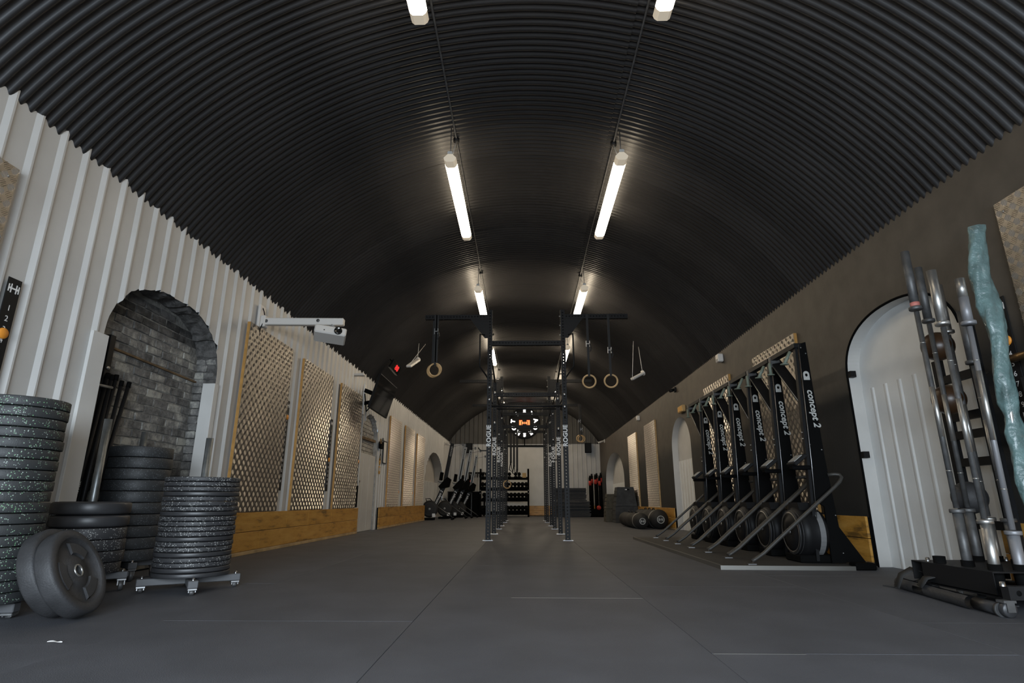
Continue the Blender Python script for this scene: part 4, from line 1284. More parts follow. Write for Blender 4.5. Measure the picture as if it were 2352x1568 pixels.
# two leaning plates
def detailed_plate(label, c, yaw, lean, seed):
    r, t_ = 0.222, 0.084
    n = Vector((math.cos(yaw) * math.cos(lean), math.sin(yaw) * math.cos(lean), math.sin(lean)))
    up = (Vector((0, 0, 1)) - n * n.z).normalized()
    xd = up.cross(n)
    M = Matrix((xd, up, n)).transposed().to_4x4()
    M.translation = Vector(c)
    t = thing('bumper_plate', label, 'weight plate', c, 'leaning plates')
    t.rotation_euler = M.to_euler()
    prof = [(.026, -.012), (.075, -.012), (.084, -.020), (.158, -.025), (.172, -.003), (.176, 0), (r - .014, 0), (r - .004, -.006), (r, -.016),
            (r, -t_ + .016), (r - .004, -t_ + .006), (r - .014, -t_), (.178, -t_), (.172, -t_ + .004), (.155, -t_ + .020), (.082, -t_ + .016), (.075, -t_ + .010), (.026, -t_ + .010), (.026, -.010)]
    MB().lathe(prof, 64).build('rubber_disc', M_rub, t)
    # raised grip blocks between hub and rim
    for k in range(3):
        m = MB(); a0 = R_(20 + 120 * k + seed * 17); a1 = a0 + R_(58)
        N = 10
        vs = []
        for i in range(N + 1):
            a = a0 + (a1 - a0) * i / N
            for rr, zz in ((.088, -.020), (.094, -.009), (.146, -.009), (.156, -.024)):
                vs.append((rr * math.cos(a), rr * math.sin(a), zz))
        fs = []
        for i in range(N):
            for q in range(3):
                fs.append((i * 4 + q, i * 4 + q + 1, i * 4 + q + 5, i * 4 + q + 4))
        fs.append((0, 1, 2, 3)); fs.append((N * 4, N * 4 + 3, N * 4 + 2, N * 4 + 1))
        m.add(vs, fs).build('grip_block', M_rub, t)
    for zz, s in ((-.009, 1), (-t_ + .009, -1)):
        MB().lathe([(.0255, zz - .004 * s), (.0255, zz + .003 * s), (.033, zz + .003 * s), (.034, zz - .002 * s)], 28).build('steel_hub', M_steel, t)
    MB().lathe([(.0252, -.012), (.0252, -t_ + .012)], 24).build('hub_bore', M_darksteel, t)
    return t
yaw, lean = 0.146, 0.444
cf = Vector((-2.289, 3.092, 0.222 * math.cos(lean) + .084 * math.sin(lean)))
nf = Vector((math.cos(yaw) * math.cos(lean), math.sin(yaw) * math.cos(lean), math.sin(lean)))
detailed_plate('plain black bumper plate leaning in front, its steel hub showing', cf, yaw, lean, 1)
c2 = Vector((-2.289 - .108, 3.092 + .02, 0.222 * math.cos(.40) + .084 * math.sin(.40)))
detailed_plate('plain black bumper plate leaning behind another against the tall stack', c2, yaw, .40, 0)

# ------------------------------------------------------------------ light black bars leaning in the recess
bars = [((-3.20 - .045 * (i % 2), 4.11 + .035 * i, .02), (-3.285, yt, zt)) for i, (yt, zt) in enumerate(((4.245, 1.528), (4.325, 1.549), (4.37, 1.545), (4.422, 1.556), (4.493, 1.521), (4.582, 1.528)))]
for i, (a, b2) in enumerate(bars):
    a = Vector(a); b2 = Vector(b2)
    t = thing('training_bar', 'thin black training bar leaning in the brick recess, %s from the left of six' % ('first', 'second', 'third', 'fourth', 'fifth', 'sixth')[i], 'training bar', a, 'bars in the recess')
    MB().tube([(0, 0, 0), b2 - a], 0.0155, 10).build('bar', M_black, t)
    d = (b2 - a).normalized()
    for e, s in ((Vector((0, 0, 0)), 1), (b2 - a, -1)):
        MB().tube([e - d * .002 * s, e + d * .045 * s], 0.0175, 10).build('end_cap', M_dark, t)
    if i in (1, 3, 4):
        mid = (b2 - a) * (.42 if i != 4 else .62)
        tz = Vector((.55, -.83, 0)); tz = (tz - d * tz.dot(d)).normalized()
        text('lettering', 'MUSCLE', .03, M_wtext, t, mid + tz * .0165, d, d.cross(tz) * -1, ext=.0003)
t = thing('bar_rack', 'black square post with a steel strap holding the leaning bars', 'bar rack', (-3.337, 4.345, 0))
MB().boxb(-.03, .025, -.03, .03, 0, 1.87, bevel=.003).build('post', M_black, t)
MB().boxb(-.01, .01, -.14, .0, 1.50, 1.555).build('bracket', M_black, t)
MB().lathe([(.001, .008), (.014, .008), (.016, 0)], 12, axis='X', origin=(.025, -.0, 1.60)).build('bolt', M_steel, t)
MB().tube([(.10, -.30, 1.42), (.115, -.15, 1.427), (.09, .0, 1.438)], 0.011, 6).build('holding_strap', M_tray, t)

# ------------------------------------------------------------------ upright barbell stand at the right
SX, SY = 2.82, 3.62
st = thing('barbell_stand', 'black steel upright barbell stand on casters at the right edge', 'barbell stand', (SX, SY, 0))
def sp_(x, y, z): return Vector((x - SX, y - SY, z))
ZT = 0.205
m = MB()
m.boxb(2.545 - SX, 3.16 - SX, 3.352 - SY, 4.03 - SY, ZT - .006, ZT)
m.build('top_plate', M_black, st)
for x0, x1, y0, y1 in ((2.540, 2.546, 3.352, 3.925), (2.545, 3.16, 4.024, 4.03)):
    MB().boxb(x0 - SX, x1 - SX, y0 - SY, y1 - SY, ZT - .115, ZT).build('side_apron', M_black, st)
MB().boxb(2.55 - SX, 3.16 - SX, 3.36 - SY, 4.02 - SY, .075, .082).build('lower_plate', M_black, st)
br = MB().boxb(2.50 - SX, 3.18 - SX, 3.215 - SY, 3.265 - SY, .085, .150).build('front_bar', M_rig, st)
mh = MB()
for i in range(7):
    mh.lathe([(.001, -.0015), (.013, -.0015), (.014, 0)], 12, axis='Y', origin=(2.55 + i * .09 - SX, 3.215 - SY, .118))
mh.build('bar_holes', M_dark, st)['kind'] = 'stuff'
MB().boxb(2.56 - SX, 2.62 - SX, 3.25 - SY, 3.40 - SY, .085, .14).build('link_bar', M_rig, st)
for x, y in ((2.49, 3.235), (3.14, 3.235), (2.60, 3.95), (3.12, 3.98)):
    ck = MB().boxb(x - .032 - SX, x + .032 - SX, y - .026 - SY, y + .026 - SY, .072, .084)
    ck.boxb(x - .020 - SX, x + .020 - SX, y - .027 - SY, y - .021 - SY, .028, .078).boxb(x - .020 - SX, x + .020 - SX, y + .021 - SY, y + .027 - SY, .028, .078)
    c = ck.build('caster', M_darksteel, st)
    MB().lathe([(.001, -.019), (.034, -.019), (.039, -.013), (.039, .013), (.034, .019), (.001, .019)], 22, axis='Y', origin=(x - SX, y - SY, .039)).build('wheel', M_rub2, c)
    MB().lathe([(.001, .024), (.012, .022), (.014, 0)], 8, origin=(x - SX, y - SY, .150 if y < 3.5 else ZT)).build('bolt', M_zinc, st)

def barbell(x, y, L, sleeve, zb, label, msl, msh, tilt=(0, 0), rs=.0275, band=None, upper=None, colr=.0):
    t = thing('barbell', label, 'barbell', (x, y, zb), 'barbells in the upright stand')
    t.rotation_euler = (tilt[0], tilt[1], 0)
    MB().tube([(0, 0, 0), (0, 0, sleeve)], rs, 18).build('sleeve', msl, t)
    if upper:
        MB().tube([(0, 0, L - sleeve), (0, 0, L - sleeve * .42)], rs, 18).build('sleeve', msh, t)
        MB().tube([(0, 0, L - sleeve * .42), (0, 0, L)], rs - .0015, 18).build('sleeve_end', upper, t)
    else:
        MB().tube([(0, 0, L - sleeve), (0, 0, L)], rs, 18).build('sleeve', msl, t)
    for z in (sleeve, L - sleeve):
        MB().lathe([(.001, -.008), (.038, -.008), (.041, -.005), (.041, .012), (.038, .015), (.001, .015)], 24, origin=(0, 0, z)).build('collar', msl if not upper else msh, t)
    g0, g1 = sleeve + .02, L - sleeve - .02
    MB().tube([(0, 0, g0), (0, 0, g1)], .0158, 14).build('shaft', msh, t)
    if msh is not M_cerakote:
        MB().tube([(0, 0, (g0 + g1) / 2 - .20), (0, 0, (g0 + g1) / 2 + .12)], .0162, 14).build('smooth_grip', M_steel, t)
    else:
        MB().tube([(0, 0, (g0 + g1) / 2 - .10), (0, 0, (g0 + g1) / 2 + .32)], .0162, 14).build('smooth_grip', M_steel, t)
    for z in (g0 + .22, g1 - .22):
        MB().tube([(0, 0, z), (0, 0, z + .006)], .0168, 14).build('ring_mark', M_steel, t)
    if band:
        MB().tube([(0, 0, L - sleeve + .014), (0, 0, L - sleeve + .045)], rs + .001, 18).build('tape_band', band, t)
    # socket in the stand
    MB().lathe([(.030, -.10), (.034, -.10), (.034, .032), (.030, .032), (.030, -.10)], 20, origin=(x - SX, y - SY, ZT)).build('socket', M_dark, st)
    return t
M_pink = mat('pink_tape', (0.50, 0.17, 0.14), 0.6)
barbell(2.645, 3.665, 2.135, .415, .10, 'barbell with brown sleeve and pink tape band, leftmost in the stand', M_darksteel, M_darksteel, band=M_pink)
barbell(2.635, 3.450, 1.905, .36, .10, 'barbell with bright polished sleeve, second from left at the stand front', M_steel, M_darksteel)
barbell(2.765, 3.440, 1.845, .30, .10, 'short grey coated barbell with bare metal tip at the stand front', M_cerakote, M_cerakote, upper=M_steel, tilt=(0, .016))
barbell(2.93, 3.96, 2.14, .415, .10, 'dark barbell half hidden behind the brown sleeved one', M_darksteel, M_darksteel)
barbell(3.05, 3.96, 2.00, .36, .10, 'steel barbell half hidden behind the bright polished one', M_steel, M_darksteel)
barbell(2.985, 3.72, 1.72, .36, .10, 'dark barbell half hidden behind the short grey one', M_darksteel, M_darksteel)
MB().lathe([(.030, -.10), (.034, -.10), (.034, .040), (.030, .040), (.030, -.10)], 20, origin=(2.50 + .10 - SX, 3.84 - SY, ZT)).build('socket', M_dark, st)

# bar wrapped in teal plastic
t = thing('wrapped_bar', 'barbell wrapped in crumpled teal plastic standing before the dark wall', 'barbell', (2.875, 3.46, 0.10))
prof = [(0.0, .05), (.25, .052), (.45, .050), (.60, .075), (.78, .068), (.86, .085), (.98, .055), (1.04, .078), (1.16, .092), (1.28, .070), (1.34, .062), (1.42, .074), (1.52, .086), (1.58, .082), (1.66, .080), (1.72, .066), (1.85, .052), (2.0, .047), (2.10, .042), (2.16, .040), (2.20, .047), (2.215, .044)]
m = MB(); vs = []; fs = []
rr = random.Random(5); SEG = 26
for i in range(90):
    z = 2.215 * i / 89
    for (za, ra), (zb2, rb2) in zip(prof, prof[1:]):
        if za <= z <= zb2:
            rad = (ra + (rb2 - ra) * (z - za) / (zb2 - za)) * (.68 if z < 1.5 else .68 + .45 * min(1, (z - 1.5) / .4)); break
    off = Vector((.055 * (2.215 - z) / 2.2 * 0 + .05 * (z / 2.2), 0.0))if False else None
    cx = .03 + (.075 * (z / 2.2)) + .012 * math.sin(z * 9); cy = .012 * math.cos(z * 7)
    for k in range(SEG):
        a = 2 * PI * k / SEG
        w = 1 + .16 * math.sin(2 * a + z * 11 + 2 * math.sin(z * 5)) * min(1, rad / .07) ** 2 + .09 * math.sin(5 * a - z * 23) * min(1, rad / .07) + .05 * rr.uniform(-1, 1)
        vs.append((cx + rad * w * math.cos(a) * 1.0, cy + rad * w * math.sin(a) * .7, z))
for i in range(89):
    for k in range(SEG):
        k2 = (k + 1) % SEG
        fs.append((i * SEG + k, i * SEG + k2, (i + 1) * SEG + k2, (i + 1) * SEG + k))
m.add(vs, fs, True).build('plastic_wrap', M_wrap, t)
MB().tube([(.03, 0, .02), (.03, 0, .40)], .025, 14).build('sleeve', M_steel, t)
MB().tube([(.03, 0, .40), (.09, 0, 1.75)], .0145, 12).build('shaft', M_steel, t)
MB().tube([(.09, 0, 1.75), (.105, 0, 2.15)], .025, 14).build('sleeve', M_steel, t)

# foam pads on the floor before the stand
t = thing('bar_pad', 'black split foam bar pad lying on the floor before the barbell stand', 'bar pad', (2.53, 3.86, 0.036))
a, b2 = Vector((2.585, 4.26, .036)), Vector((2.475, 3.46, .036)); o0 = Vector((2.53, 3.86, .036))
m = MB(); vs = []; fs = []
d = (b2 - a).normalized(); sd = d.cross(Vector((0, 0, 1)))
for i in range(21):
    p = a + (b2 - a) * i / 20 - o0
    for k in range(15):
        an = R_(110) + R_(320) * k / 14
        r0 = .036 + .001 * math.sin(i * 1.7 + k)
        vs.append(p + sd * (r0 * math.cos(an)) + Vector((0, 0, r0 * math.sin(an))))
for i in range(20):
    for k in range(14):
        if 6 <= i <= 8 and k in (9, 10, 11): continue
        fs.append((i * 15 + k, i * 15 + k + 1, i * 15 + k + 16, i * 15 + k + 15))
m.add(vs, fs, True).build('foam_tube', M_rub, t)
def ribbon(name, pts, w, parent, m_, side):
    b3 = MB(); vs = []; fs = []
    side = Vector(side).normalized()
    for p in pts:
        p = Vector(p); vs += [p - side * w / 2, p + side * w / 2]
    for i in range(len(pts) - 1): fs.append((2 * i, 2 * i + 1, 2 * i + 3, 2 * i + 2))
    b3.add(vs, fs, True)
    o = b3.build(name, m_, parent)
    md = o.modifiers.new('thick', 'SOLIDIFY'); md.thickness = .004
    return o
ribbon('pad_strap', [(-.05, .27, -.01), (-.02, .25, .07), (.04, .21, .115), (.10, .17, .09), (.11, .13, .03), (.05, .10, .0), (.0, .10, .04)], .075, t, M_web, (.2, 1, .15))
ribbon('pad_strap', [(-.03, .06, .02), (-.01, .02, .075), (.05, -.02, .10), (.09, -.09, .08), (.06, -.17, .05), (.0, -.24, .03)], .085, t, M_web, (.3, 1, .1))
t = thing('drag_harness', 'flat black harness sheet with straps under the foam bar pad', 'harness', (2.68, 3.95, 0.0))
MB().prism([(-.15, .42), (.10, .38), (.20, -.05), (.12, -.40), (-.16, -.36), (-.06, .05)], (0, 0, .001), (1, 0, 0), (0, 1, 0), (0, 0, 1), .006).build('sheet', M_rub, t)
ribbon('strap', [(-.12, .30, .02), (-.04, .15, .085), (.06, .0, .09), (.10, -.15, .05), (.0, -.30, .03)], .07, t, M_web, (1, .4, .2))
t = thing('steel_roller', 'worn black steel tube lying from the foam pad to the stand caster', 'tube', (2.47, 3.35, 0.034))
MB().tube([(.025, .105, 0), (.012, -.085, 0)], 0.032, 16).build('tube', M_rub2, t)
MB().tube([(-.0, -.10, 0), (-.002, -.085, 0)], .0345, 16).build('end_band', M_darksteel, t)

# ball rack standing by the right arch
t = thing('ball_rack', 'dark steel ladder rack for balls beside the near right arch', 'rack', (3.135, 4.02, 0))
MB().boxb(-.01, .035, -.16, -.085, 0.0, 1.86, bevel=.003).build('upright', M_black, t)
MB().boxb(-.01, .035, .20, .27, 0.0, 1.60, bevel=.003).build('upright', M_black, t)
for z in (.42, .84, 1.03, 1.16, 1.44):
    MB().boxb(-.012, .03, -.09, .21, z - .028, z + .028).build('rung', M_black, t)
for z, lab, mm_ in ((1.66, 'brown leather ball held high in the ladder rack by the right arch', M_brown), (1.27, 'dark ball in the middle of the ladder rack by the right arch', M_brown), (.60, 'black ribbed ball low in the ladder rack by the right arch', M_rub)):
    tag(MB().sphere((3.02, 4.045, z), .105, 24, 16).build('medicine_ball', mm_), lab, 'medicine ball', 'balls in the ladder rack')
# barbells lying along the right wall, only their far ends in the frame
for z, lab in ((1.445, 'upper'), (.955, 'lower')):
    t = thing('barbell', 'bronze sleeved barbell stored along the right wall, %s of two cut by the frame' % lab, 'barbell', (3.10, 3.60 - .08 * (z < 1), z), 'barbells along the right wall')
    y1 = .075
    MB().tube([(0, y1, 0), (0, y1 - .40, 0)], .025, 16).build('sleeve', M_bronze, t)
    MB().lathe([(.001, -.01), (.040, -.01), (.042, -.006), (.042, .012), (.001, .012)], 24, axis='Y', origin=(0, y1 - .41, 0)).build('collar', M_cerakote, t)
    MB().tube([(0, y1 - .41, 0), (0, y1 - 1.75, 0)], .0142, 14).build('shaft', M_cerakote, t)
    MB().boxb(-.03, .10, -.62, -.55, -.05, .03, bevel=.004).build('wall_hook', M_black, t)
t = thing('wall_bracket', 'grey steel bracket box on the right wall between the two stored barbells', 'bracket', (3.14, 3.42, 1.10))
MB().boxb(-.05, .07, -.10, .10, -.14, .22, bevel=.006).build('box', M_rig, t)

# ------------------------------------------------------------------ far end: dumbbell rack
dr = thing('dumbbell_rack', 'black three-tier dumbbell rack against the white end wall behind the rig', 'dumbbell rack', (-0.75, 22.9, 0))
m0 = []
for x, lab in ((-.93, 'l'), (.93, 'r')):
    MB().boxb(x - .035, x + .035, -.25, -.19, 0, 1.80, bevel=.004).build('upright', M_dark, dr)
    MB().boxb(x - .03, x + .03, -.25, .30, 0, .06, bevel=.004).build('foot', M_dark, dr)
    bz = MB()
    for z in (.98, .87):
        bz.lathe([(.001, -.01), (.022, -.01), (.022, 0)], 12, axis='Y', origin=(x, -.25, z))
    bz.build('bolts', M_zinc, dr)['kind'] = 'stuff'
SHZ = [1.44, 1.03, .63, .14]
for z in SHZ:
    MB().beam((-.90, -.10, z), (.90, -.10, z), .32, .022, up=(0, -.35, 1)).build('shelf', M_dark, dr)
    MB().boxb(-.90, .90, -.262, -.24, z - .05, z - .005).build('shelf_lip', M_dark, dr)
def dumbbell(x, z, s, label, grp):
    t = thing('dumbbell', label, 'dumbbell', (x, 22.72, z), grp)
    L = .29 * s; r = .066 * s
    for o in (0, L - .09 * s):
        MB().lathe([(.001, 0), (r * .85, 0), (r, .015 * s), (r, .075 * s), (r * .85, .09 * s), (.001, .09 * s)], 14, origin=(0, 0, o)).build('head', M_dark, t)
    MB().tube([(0, 0, .09 * s), (0, 0, L - .09 * s)], .017, 10).build('handle', M_zinc, t)
    t.rotation_euler = (R_(50), 0, 0)
    return t
xs_r = [-.75 + .85 - .145 * k for k in range(6)]
xs_l = [-.75 - .83 + .14 * k for k in range(3)]
sh_name = ('top', 'second', 'third', 'lowest')
for si, z in enumerate(SHZ):
    s = (.95, 1.12, 1.15, 1.22)[si]
    rr_ = xs_r if si else [-.75 + .58, -.75 + .44, -.75 + .20, -.75 + .06]
    for k, x in enumerate(rr_):
        dumbbell(x, z + .005, s, 'black dumbbell on the %s shelf, %s from the right end' % (sh_name[si], nth(k)), 'dumbbells on the rack')
    for k, x in enumerate(xs_l[:2 if si in (0, 1) else 2]):
        dumbbell(x + (.07 if si == 2 else 0), z + .005, s, 'black dumbbell on the %s shelf, %s from the left end' % (sh_name[si], nth(k)), 'dumbbells on the rack')
tag(MB().boxb(-.05, .10, 22.62, 22.66, 1.46, 1.64).build('label_card', M_plypale), 'small tan card standing at the right end of the top dumbbell shelf', 'card')

# jump rope rail on the end wall, ropes hanging
t = thing('rope_rail', 'dark rail with hooks on the end wall left of the dumbbell rack', 'rail', (-1.98, YE - .03, 1.72))
MB().boxb(-.36, .36, -.07, -.03, -.03, .03).build('rail', M_dark, t)
for k in range(6):
    MB().tube([(-.28 + .11 * k, -.07, 0), (-.28 + .11 * k, -.13, -.01), (-.28 + .11 * k, -.14, .02)], .007, 6).build('hook', M_darksteel, t)
for k in range(6):
    x = -1.98 - .28 + .11 * k
    tt = thing('jump_rope', 'pale jump rope hanging from the end wall rail, %s from the left' % nth(k), 'jump rope', (x, YE - .15, 1.70), 'jump ropes on the rail')
    MB().tube([(-.012, 0, -.02), (-.02, 0, -.5), (0, 0, -.86), (.02, 0, -.5), (.012, 0, -.02), (0, 0, .0)], .0055, 6).build('cord', M_rope, tt)
    for q in (-.014, .014):
        MB().tube([(q, -.01, -.02), (q * 1.3, -.01, -.17)], .011, 6).build('handle', M_dark, tt)

# black cabinet with weighted bars standing behind it
t = thing('storage_bin', 'low black storage bin behind the upright rowing machines', 'storage bin', (-2.36, 23.4, 0))
MB().boxb(-.62, .62, -.35, .35, 0, .92, bevel=.01).build('body', M_dark, t)
MB().boxb(-.64, .64, -.37, .37, .92, .95, bevel=.008).build('lid', M_black, t)
MB().boxb(.30, .325, -.362, -.352, .02, .90).build('edge_strip', M_darksteel, t)
MB().boxb(-.645, -.625, -.38, -.35, .45, .93).build('side_strip', M_darksteel, t)
def weighted_bar(x, y, h, label, grp, lean=0.0, lowred=False):
    t = thing('weighted_bar', label, 'weighted bar', (x, y, 0.05), grp, rot=(0, lean, 0))
    MB().tube([(0, 0, 0), (0, 0, h)], .048, 12).build('shaft', M_dark, t)
    MB().tube([(0, 0, h - .30), (0, 0, h - .13)], .0525, 12).build('red_band', M_red, t)
    MB().tube([(0, 0, h), (0, 0, h + .07)], .036, 12).build('cap', M_black, t)
    return t
for k, (x, y, h) in enumerate(((-2.62, 23.95, 1.52), (-2.50, 24.0, 1.50), (-2.36, 23.95, 1.54), (-2.22, 24.02, 1.50))):
    weighted_bar(x, y, h, 'black weighted bar with red band behind the bin, %s from the left' % nth(k), 'weighted bars at the far left')
# planks leaning by the rack
for k, (x, m_, lab) in enumerate(((-1.60 - .02, M_dark, 'black'), (-1.78 - .05, M_wood, 'pale'))):
    t = thing('leaning_board', 'narrow %s board leaning on the end wall beside the dumbbell rack' % lab, 'board', (x, 24.20, 0))
    MB().beam((0, -.10, .0), (0, .10, .90), .07, .03).build('board', m_, t)

# rowing machines stored upright
def rower(x, y, label, rm=None, s=1.0):
    t = thing('rowing_machine', label, 'rowing machine', (x, y, 0), 'upright rowing machines')
    # local: u to the right, z up; fan at lower left
    def q(u, z, d=0.0): return Vector((u * s, d, z * s))
    fan = MB().lathe([(.001, -.07), (.20, -.07), (.26, -.045), (.265, 0), (.26, .045), (.20, .07), (.001, .07)], 36, axis='Y', origin=q(0.0, .34)).build('fan_housing', M_bag, t)
    MB().torus(q(0, .34, -.068), .19 * s, .004, n=(0, 1, 0), seg=36, ms=5).build('fan_ring', M_darksteel, fan)
    MB().lathe([(.001, -.08), (.03, -.08), (.035, -.07)], 14, axis='Y', origin=q(0, .34)).build('fan_hub', M_greyplastic, fan)
    MB().boxb(q(.09, 0).x, q(.19, 0).x, -.082, -.074, q(0, .10).z, q(0, .20).z).build('label_plate', M_wtext, fan)
    MB().beam(q(.02, .12), q(.42, 1.02), .09, .13 * s, up=(-.9, 0, .44), bevel=.006).build('main_frame', M_black, t)
    dirv = Vector((.44, 0, .90)).normalized()
    text('brand_lettering', 'concept 2', .115 * s, M_wtext, t, q(.275, .70, -.047), dirv, Vector((-.90, 0, .44)), ext=.0006, bold=.002, shear=.2)
    MB().prism([(.32, .96), (.60, 1.02), (.66, 1.26), (.54, 1.34), (.26, 1.04)], (0, -.11, 0), (s, 0, 0), (0, 0, s), (0, 1, 0), .22).build('foot_board', M_dark, t)
    MB().beam(q(.46, 1.20), q(.67, 2.42), .07, .12 * s, up=(-1, 0, .2), bevel=.004).build('rail', rm or M_alutrim, t)
    MB().beam(q(.48, 1.30, -.04), q(.66, 2.36, -.04), .012, .04 * s, up=(-1, 0, .2)).build('rail_strip', M_black, t)
    text('rail_lettering', 'concept', .10 * s, M_gtext, t, q(.635, 2.16, -.0475), Vector((.17, 0, .98)), Vector((-.98, 0, .17)), ext=.0006)
    MB().box(q(.34, 1.36), (.10 * s, .16, .26 * s), rot=(0, .15, 0), bevel=.01).build('seat', M_dark, t)
    MB().tube([q(.40, 1.20, -.05), q(.34, 1.16, -.08), q(.24, 1.20, -.08)], .012, 6).build('monitor_arm', M_darksteel, t)
    MB().box(q(.33, 1.16, -.05), (.10, .05, .08), rot=(0, .5, 0)).build('monitor', M_greyplastic, t)
    MB().tube([q(.24, .42, -.03), q(.72, .10, -.03)], .016, 8).build('front_leg', M_darksteel, t)
    for d in (-.16, .16):
        MB().lathe([(.001, -.015), (.04, -.015), (.04, .015), (.001, .015)], 14, axis='Y', origin=q(.74, .045, d)).build('caster', M_dark, t)
    MB().tube([q(.74, .07, -.2), q(.74, .07, .2)], .018, 8).build('leg_bar', M_black, t)
    MB().boxb(q(-.20, 0).x, q(.16, 0).x, -.15, .15, 0.0, .07, bevel=.01).build('base', M_dark, t)
    MB().tube([q(-.10, .58, -.05), q(-.14, .66, -.05), q(.0, .66, -.05), q(.06, .60, -.05)], .014, 6).build('handle', M_dark, t)
    MB().tube([q(.66, 2.30, -.02), q(1.0, 2.38, -.02)], .005, 6).build('chain_cord', M_dark, t)
    MB().boxb(q(.99, 0).x, q(1.05, 0).x, -.05, .01, q(0, 2.34).z, q(0, 2.42).z).build('chain_block', M_darksteel, t)
    return t
rower(-3.02, 18.95, 'rowing machine stored upright, nearest the far left arch, rail dark', M_rig)
rower(-2.72, 20.3, 'rowing machine stored upright, its round grey fan in full view')
rower(-2.56, 20.9, 'rowing machine stored upright, half hidden behind the one with the full fan', s=.98)
rower(-2.40, 21.9, 'rowing machine stored upright, rightmost of the far left group', s=.93)

# ------------------------------------------------------------------ far right: stacked mats, bars, boxes, sandbags
z = 0.0
N_M = 22
for i in range(N_M):
    k = N_M - 1 - i
    h = .0485
    low = z < .56
    x1 = 2.53 if low else 2.39
    x0 = 1.20
    o = MB().box((0, 0, h / 2), (x1 - x0, 1.0, h - .004), bevel=.004).build('rubber_mat', M_rub, None, ((x0 + x1) / 2 + rnd.uniform(-.03, .03), 22.95 + rnd.uniform(-.06, .06), z + .001))
    tag(o, 'black rubber mat in the far right pile, %s' % ('topmost' if k == 0 else ORD[k] + ' from the top'), 'mat', 'piled mats')
    z += h
t = thing('bar_crate', 'low black crate holding red banded weighted bars in the far right corner', 'crate', (2.80, 22.9, 0))
for x0, x1, y0, y1 in ((-.30, .32, -.25, -.23), (-.30, .32, .23, .25), (-.30, -.28, -.25, .25), (.30, .32, -.25, .25)):
    MB().boxb(x0, x1, y0, y1, 0, .30).build('side', M_dark, t)
MB().boxb(-.30, .32, -.25, .25, 0, .03).build('base', M_dark, t)
for k, (x, y, h) in enumerate(((2.58, 22.78, 1.42), (2.68, 22.98, 1.50), (2.79, 22.78, 1.47), (2.87, 22.98, 1.52), (2.95, 22.78, 1.42), (3.03, 22.95, 1.54))):
    weighted_bar(x, y, h, 'black weighted bar with red band in the far right crate, %s from the left' % nth(k), 'weighted bars at the far right')
tag(MB().sphere((2.86, 22.55, .34), .085, 18, 12).build('red_ball', M_red), 'small red ball resting low before the far right crate of bars', 'ball')

def jump_box(x, y, z, w0, w1, d, h, label, slot=True, m_=None):
    t = thing('jump_box', label, 'jump box', (x, y, z), 'jump boxes')
    m = MB()
    vs = [(-w0 / 2, -d / 2, 0), (w0 / 2, -d / 2, 0), (w0 / 2, d / 2, 0), (-w0 / 2, d / 2, 0), (-w1 / 2, -d / 2 * w1 / w0, h), (w1 / 2, -d / 2 * w1 / w0, h), (w1 / 2, d / 2 * w1 / w0, h), (-w1 / 2, d / 2 * w1 / w0, h)]
    m.add(vs, [(0, 1, 2, 3), (4, 5, 6, 7), (0, 1, 5, 4), (1, 2, 6, 5), (2, 3, 7, 6), (3, 0, 4, 7)])
    o = m.build('body', m_ or M_felt, t)
    bv = o.modifiers.new('bevel', 'BEVEL'); bv.width = .012; bv.segments = 2
    if slot:
        yy = -d / 2 + (d / 2 - d / 2 * w1 / w0) * .86 - .003
        MB().boxb(-.02, .10, yy - .012, yy + .01, h * .84, h * .90).build('hand_slot', M_dark, t)
        MB().boxb(-.02, .035, yy - .015, yy - .011, h * .845, h * .895).build('slot_light', M_paper, t)
        yy2 = -d / 2
        MB().boxb(-w0 * .46, w0 * .46, yy2 + .004, yy2 + .03, h * .06, h * .10).build('strap', M_rub, t)
    # side seams
    for zz in (.25, .55, .8):
        xx = -w0 / 2 + (w0 - w1) / 2 * zz
        MB().boxb(xx - .012, xx + .02, -d * .40, d * .40 * .9, h * zz - .006, h * zz + .006).build('side_batten', M_boxwood, t)
    return t
jump_box(2.86, 16.75, 0.0, .66, .62, .62, .44, 'lower charcoal jump box of the pair by the two sandbags', slot=False)
jump_box(2.86, 16.75, 0.442, .60, .46, .58, .52, 'upper charcoal jump box with hand slot, set on another box')
jump_box(2.62, 17.45, 0.0, .50, .46, .50, .36, 'lower olive sided jump box behind the charcoal pair', slot=False, m_=M_boxwood)
jump_box(2.62, 17.45, 0.362, .46, .36, .46, .42, 'upper olive sided jump box behind the charcoal pair', slot=False, m_=M_boxwood)

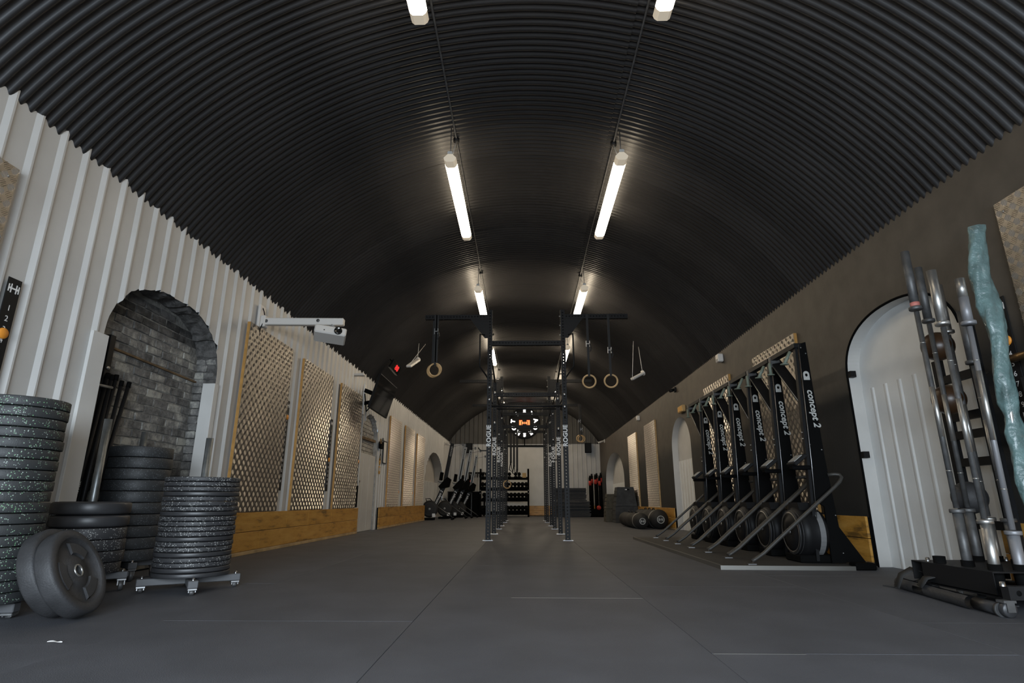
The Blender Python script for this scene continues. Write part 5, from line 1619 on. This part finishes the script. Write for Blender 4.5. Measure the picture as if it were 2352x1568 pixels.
def sandbag(p0, p1, r, label):
    p0 = Vector(p0); p1 = Vector(p1); c = (p0 + p1) / 2; d = (p1 - p0).normalized()
    t = thing('sandbag', label, 'sandbag', c, 'long sandbags')
    L = (p1 - p0).length
    pts, rs = [], []
    for i in range(23):
        s = i / 22
        e = min(s, 1 - s) * L
        k = 1.0 if e > r * .9 else math.sqrt(max(0.02, 1 - ((r * .9 - e) / (r * .9)) ** 2))
        pts.append((p0 - c) + d * L * s + Vector((.012 * math.sin(s * 11), 0, .006 * math.sin(s * 17)))); rs.append(r * k * (1 + .04 * math.sin(s * 21)))
    MB().tube(pts, rs, 22).build('bag', M_bag, t)
    a = (p0 - c) + d * .28
    mtx = d.to_track_quat('Z', 'Y').to_matrix()
    MB().lathe([(r + .004, -.02), (r + .008, 0), (r + .004, .02)], 26, matrix=mtx, origin=a).build('white_band', M_gtext, t)
    MB().lathe([(r * .34, -.002), (r * .34, -.006), (r * .42, -.006), (r * .42, -.002)], 24, matrix=mtx, origin=(p0 - c) - d * .002).build('end_mark', M_gtext, t)
    e = emblem('end_emblem', M_gtext, t, (p0 - c) - d * .006, mtx @ Vector((-1, 0, 0)), mtx @ Vector((0, 1, 0)), r * .5)
    for s in (.3, .5, .7):
        q = (p0 - c) + d * L * s + Vector((0, 0, r * 1.0))
        MB().tube([q - d * .09, q - d * .05 + Vector((0, 0, .03)), q + d * .05 + Vector((0, 0, .03)), q + d * .09], .012, 6).build('grip', M_web, t)
    return t
sandbag((2.535, 12.75, .165), (2.50, 14.75, .165), .16, 'long black sandbag with white band, nearer the middle of the floor')
sandbag((2.925, 12.75, .20), (2.90, 14.8, .20), .195, 'long black sandbag with white band, against the yellow boards')

# a torn scrap of paper on the mats
t = MB(); vs = []; fs = []
for i in range(9):
    s = i / 8
    x = -.035 + .07 * s; y = .006 * math.sin(s * 5)
    w = .005 * (1 - abs(2 * s - 1) ** 2) + .001
    vs += [(x, y - w, .001), (x, y + w, .003 + .002 * math.sin(s * 9))]
for i in range(8): fs.append((2 * i, 2 * i + 1, 2 * i + 3, 2 * i + 2))
o = t.add(vs, fs).build('paper_scrap', M_paper, None, (-1.99, 2.62, .0005))
tag(o, 'small curled white paper scrap on the front left floor mat', 'paper scrap')
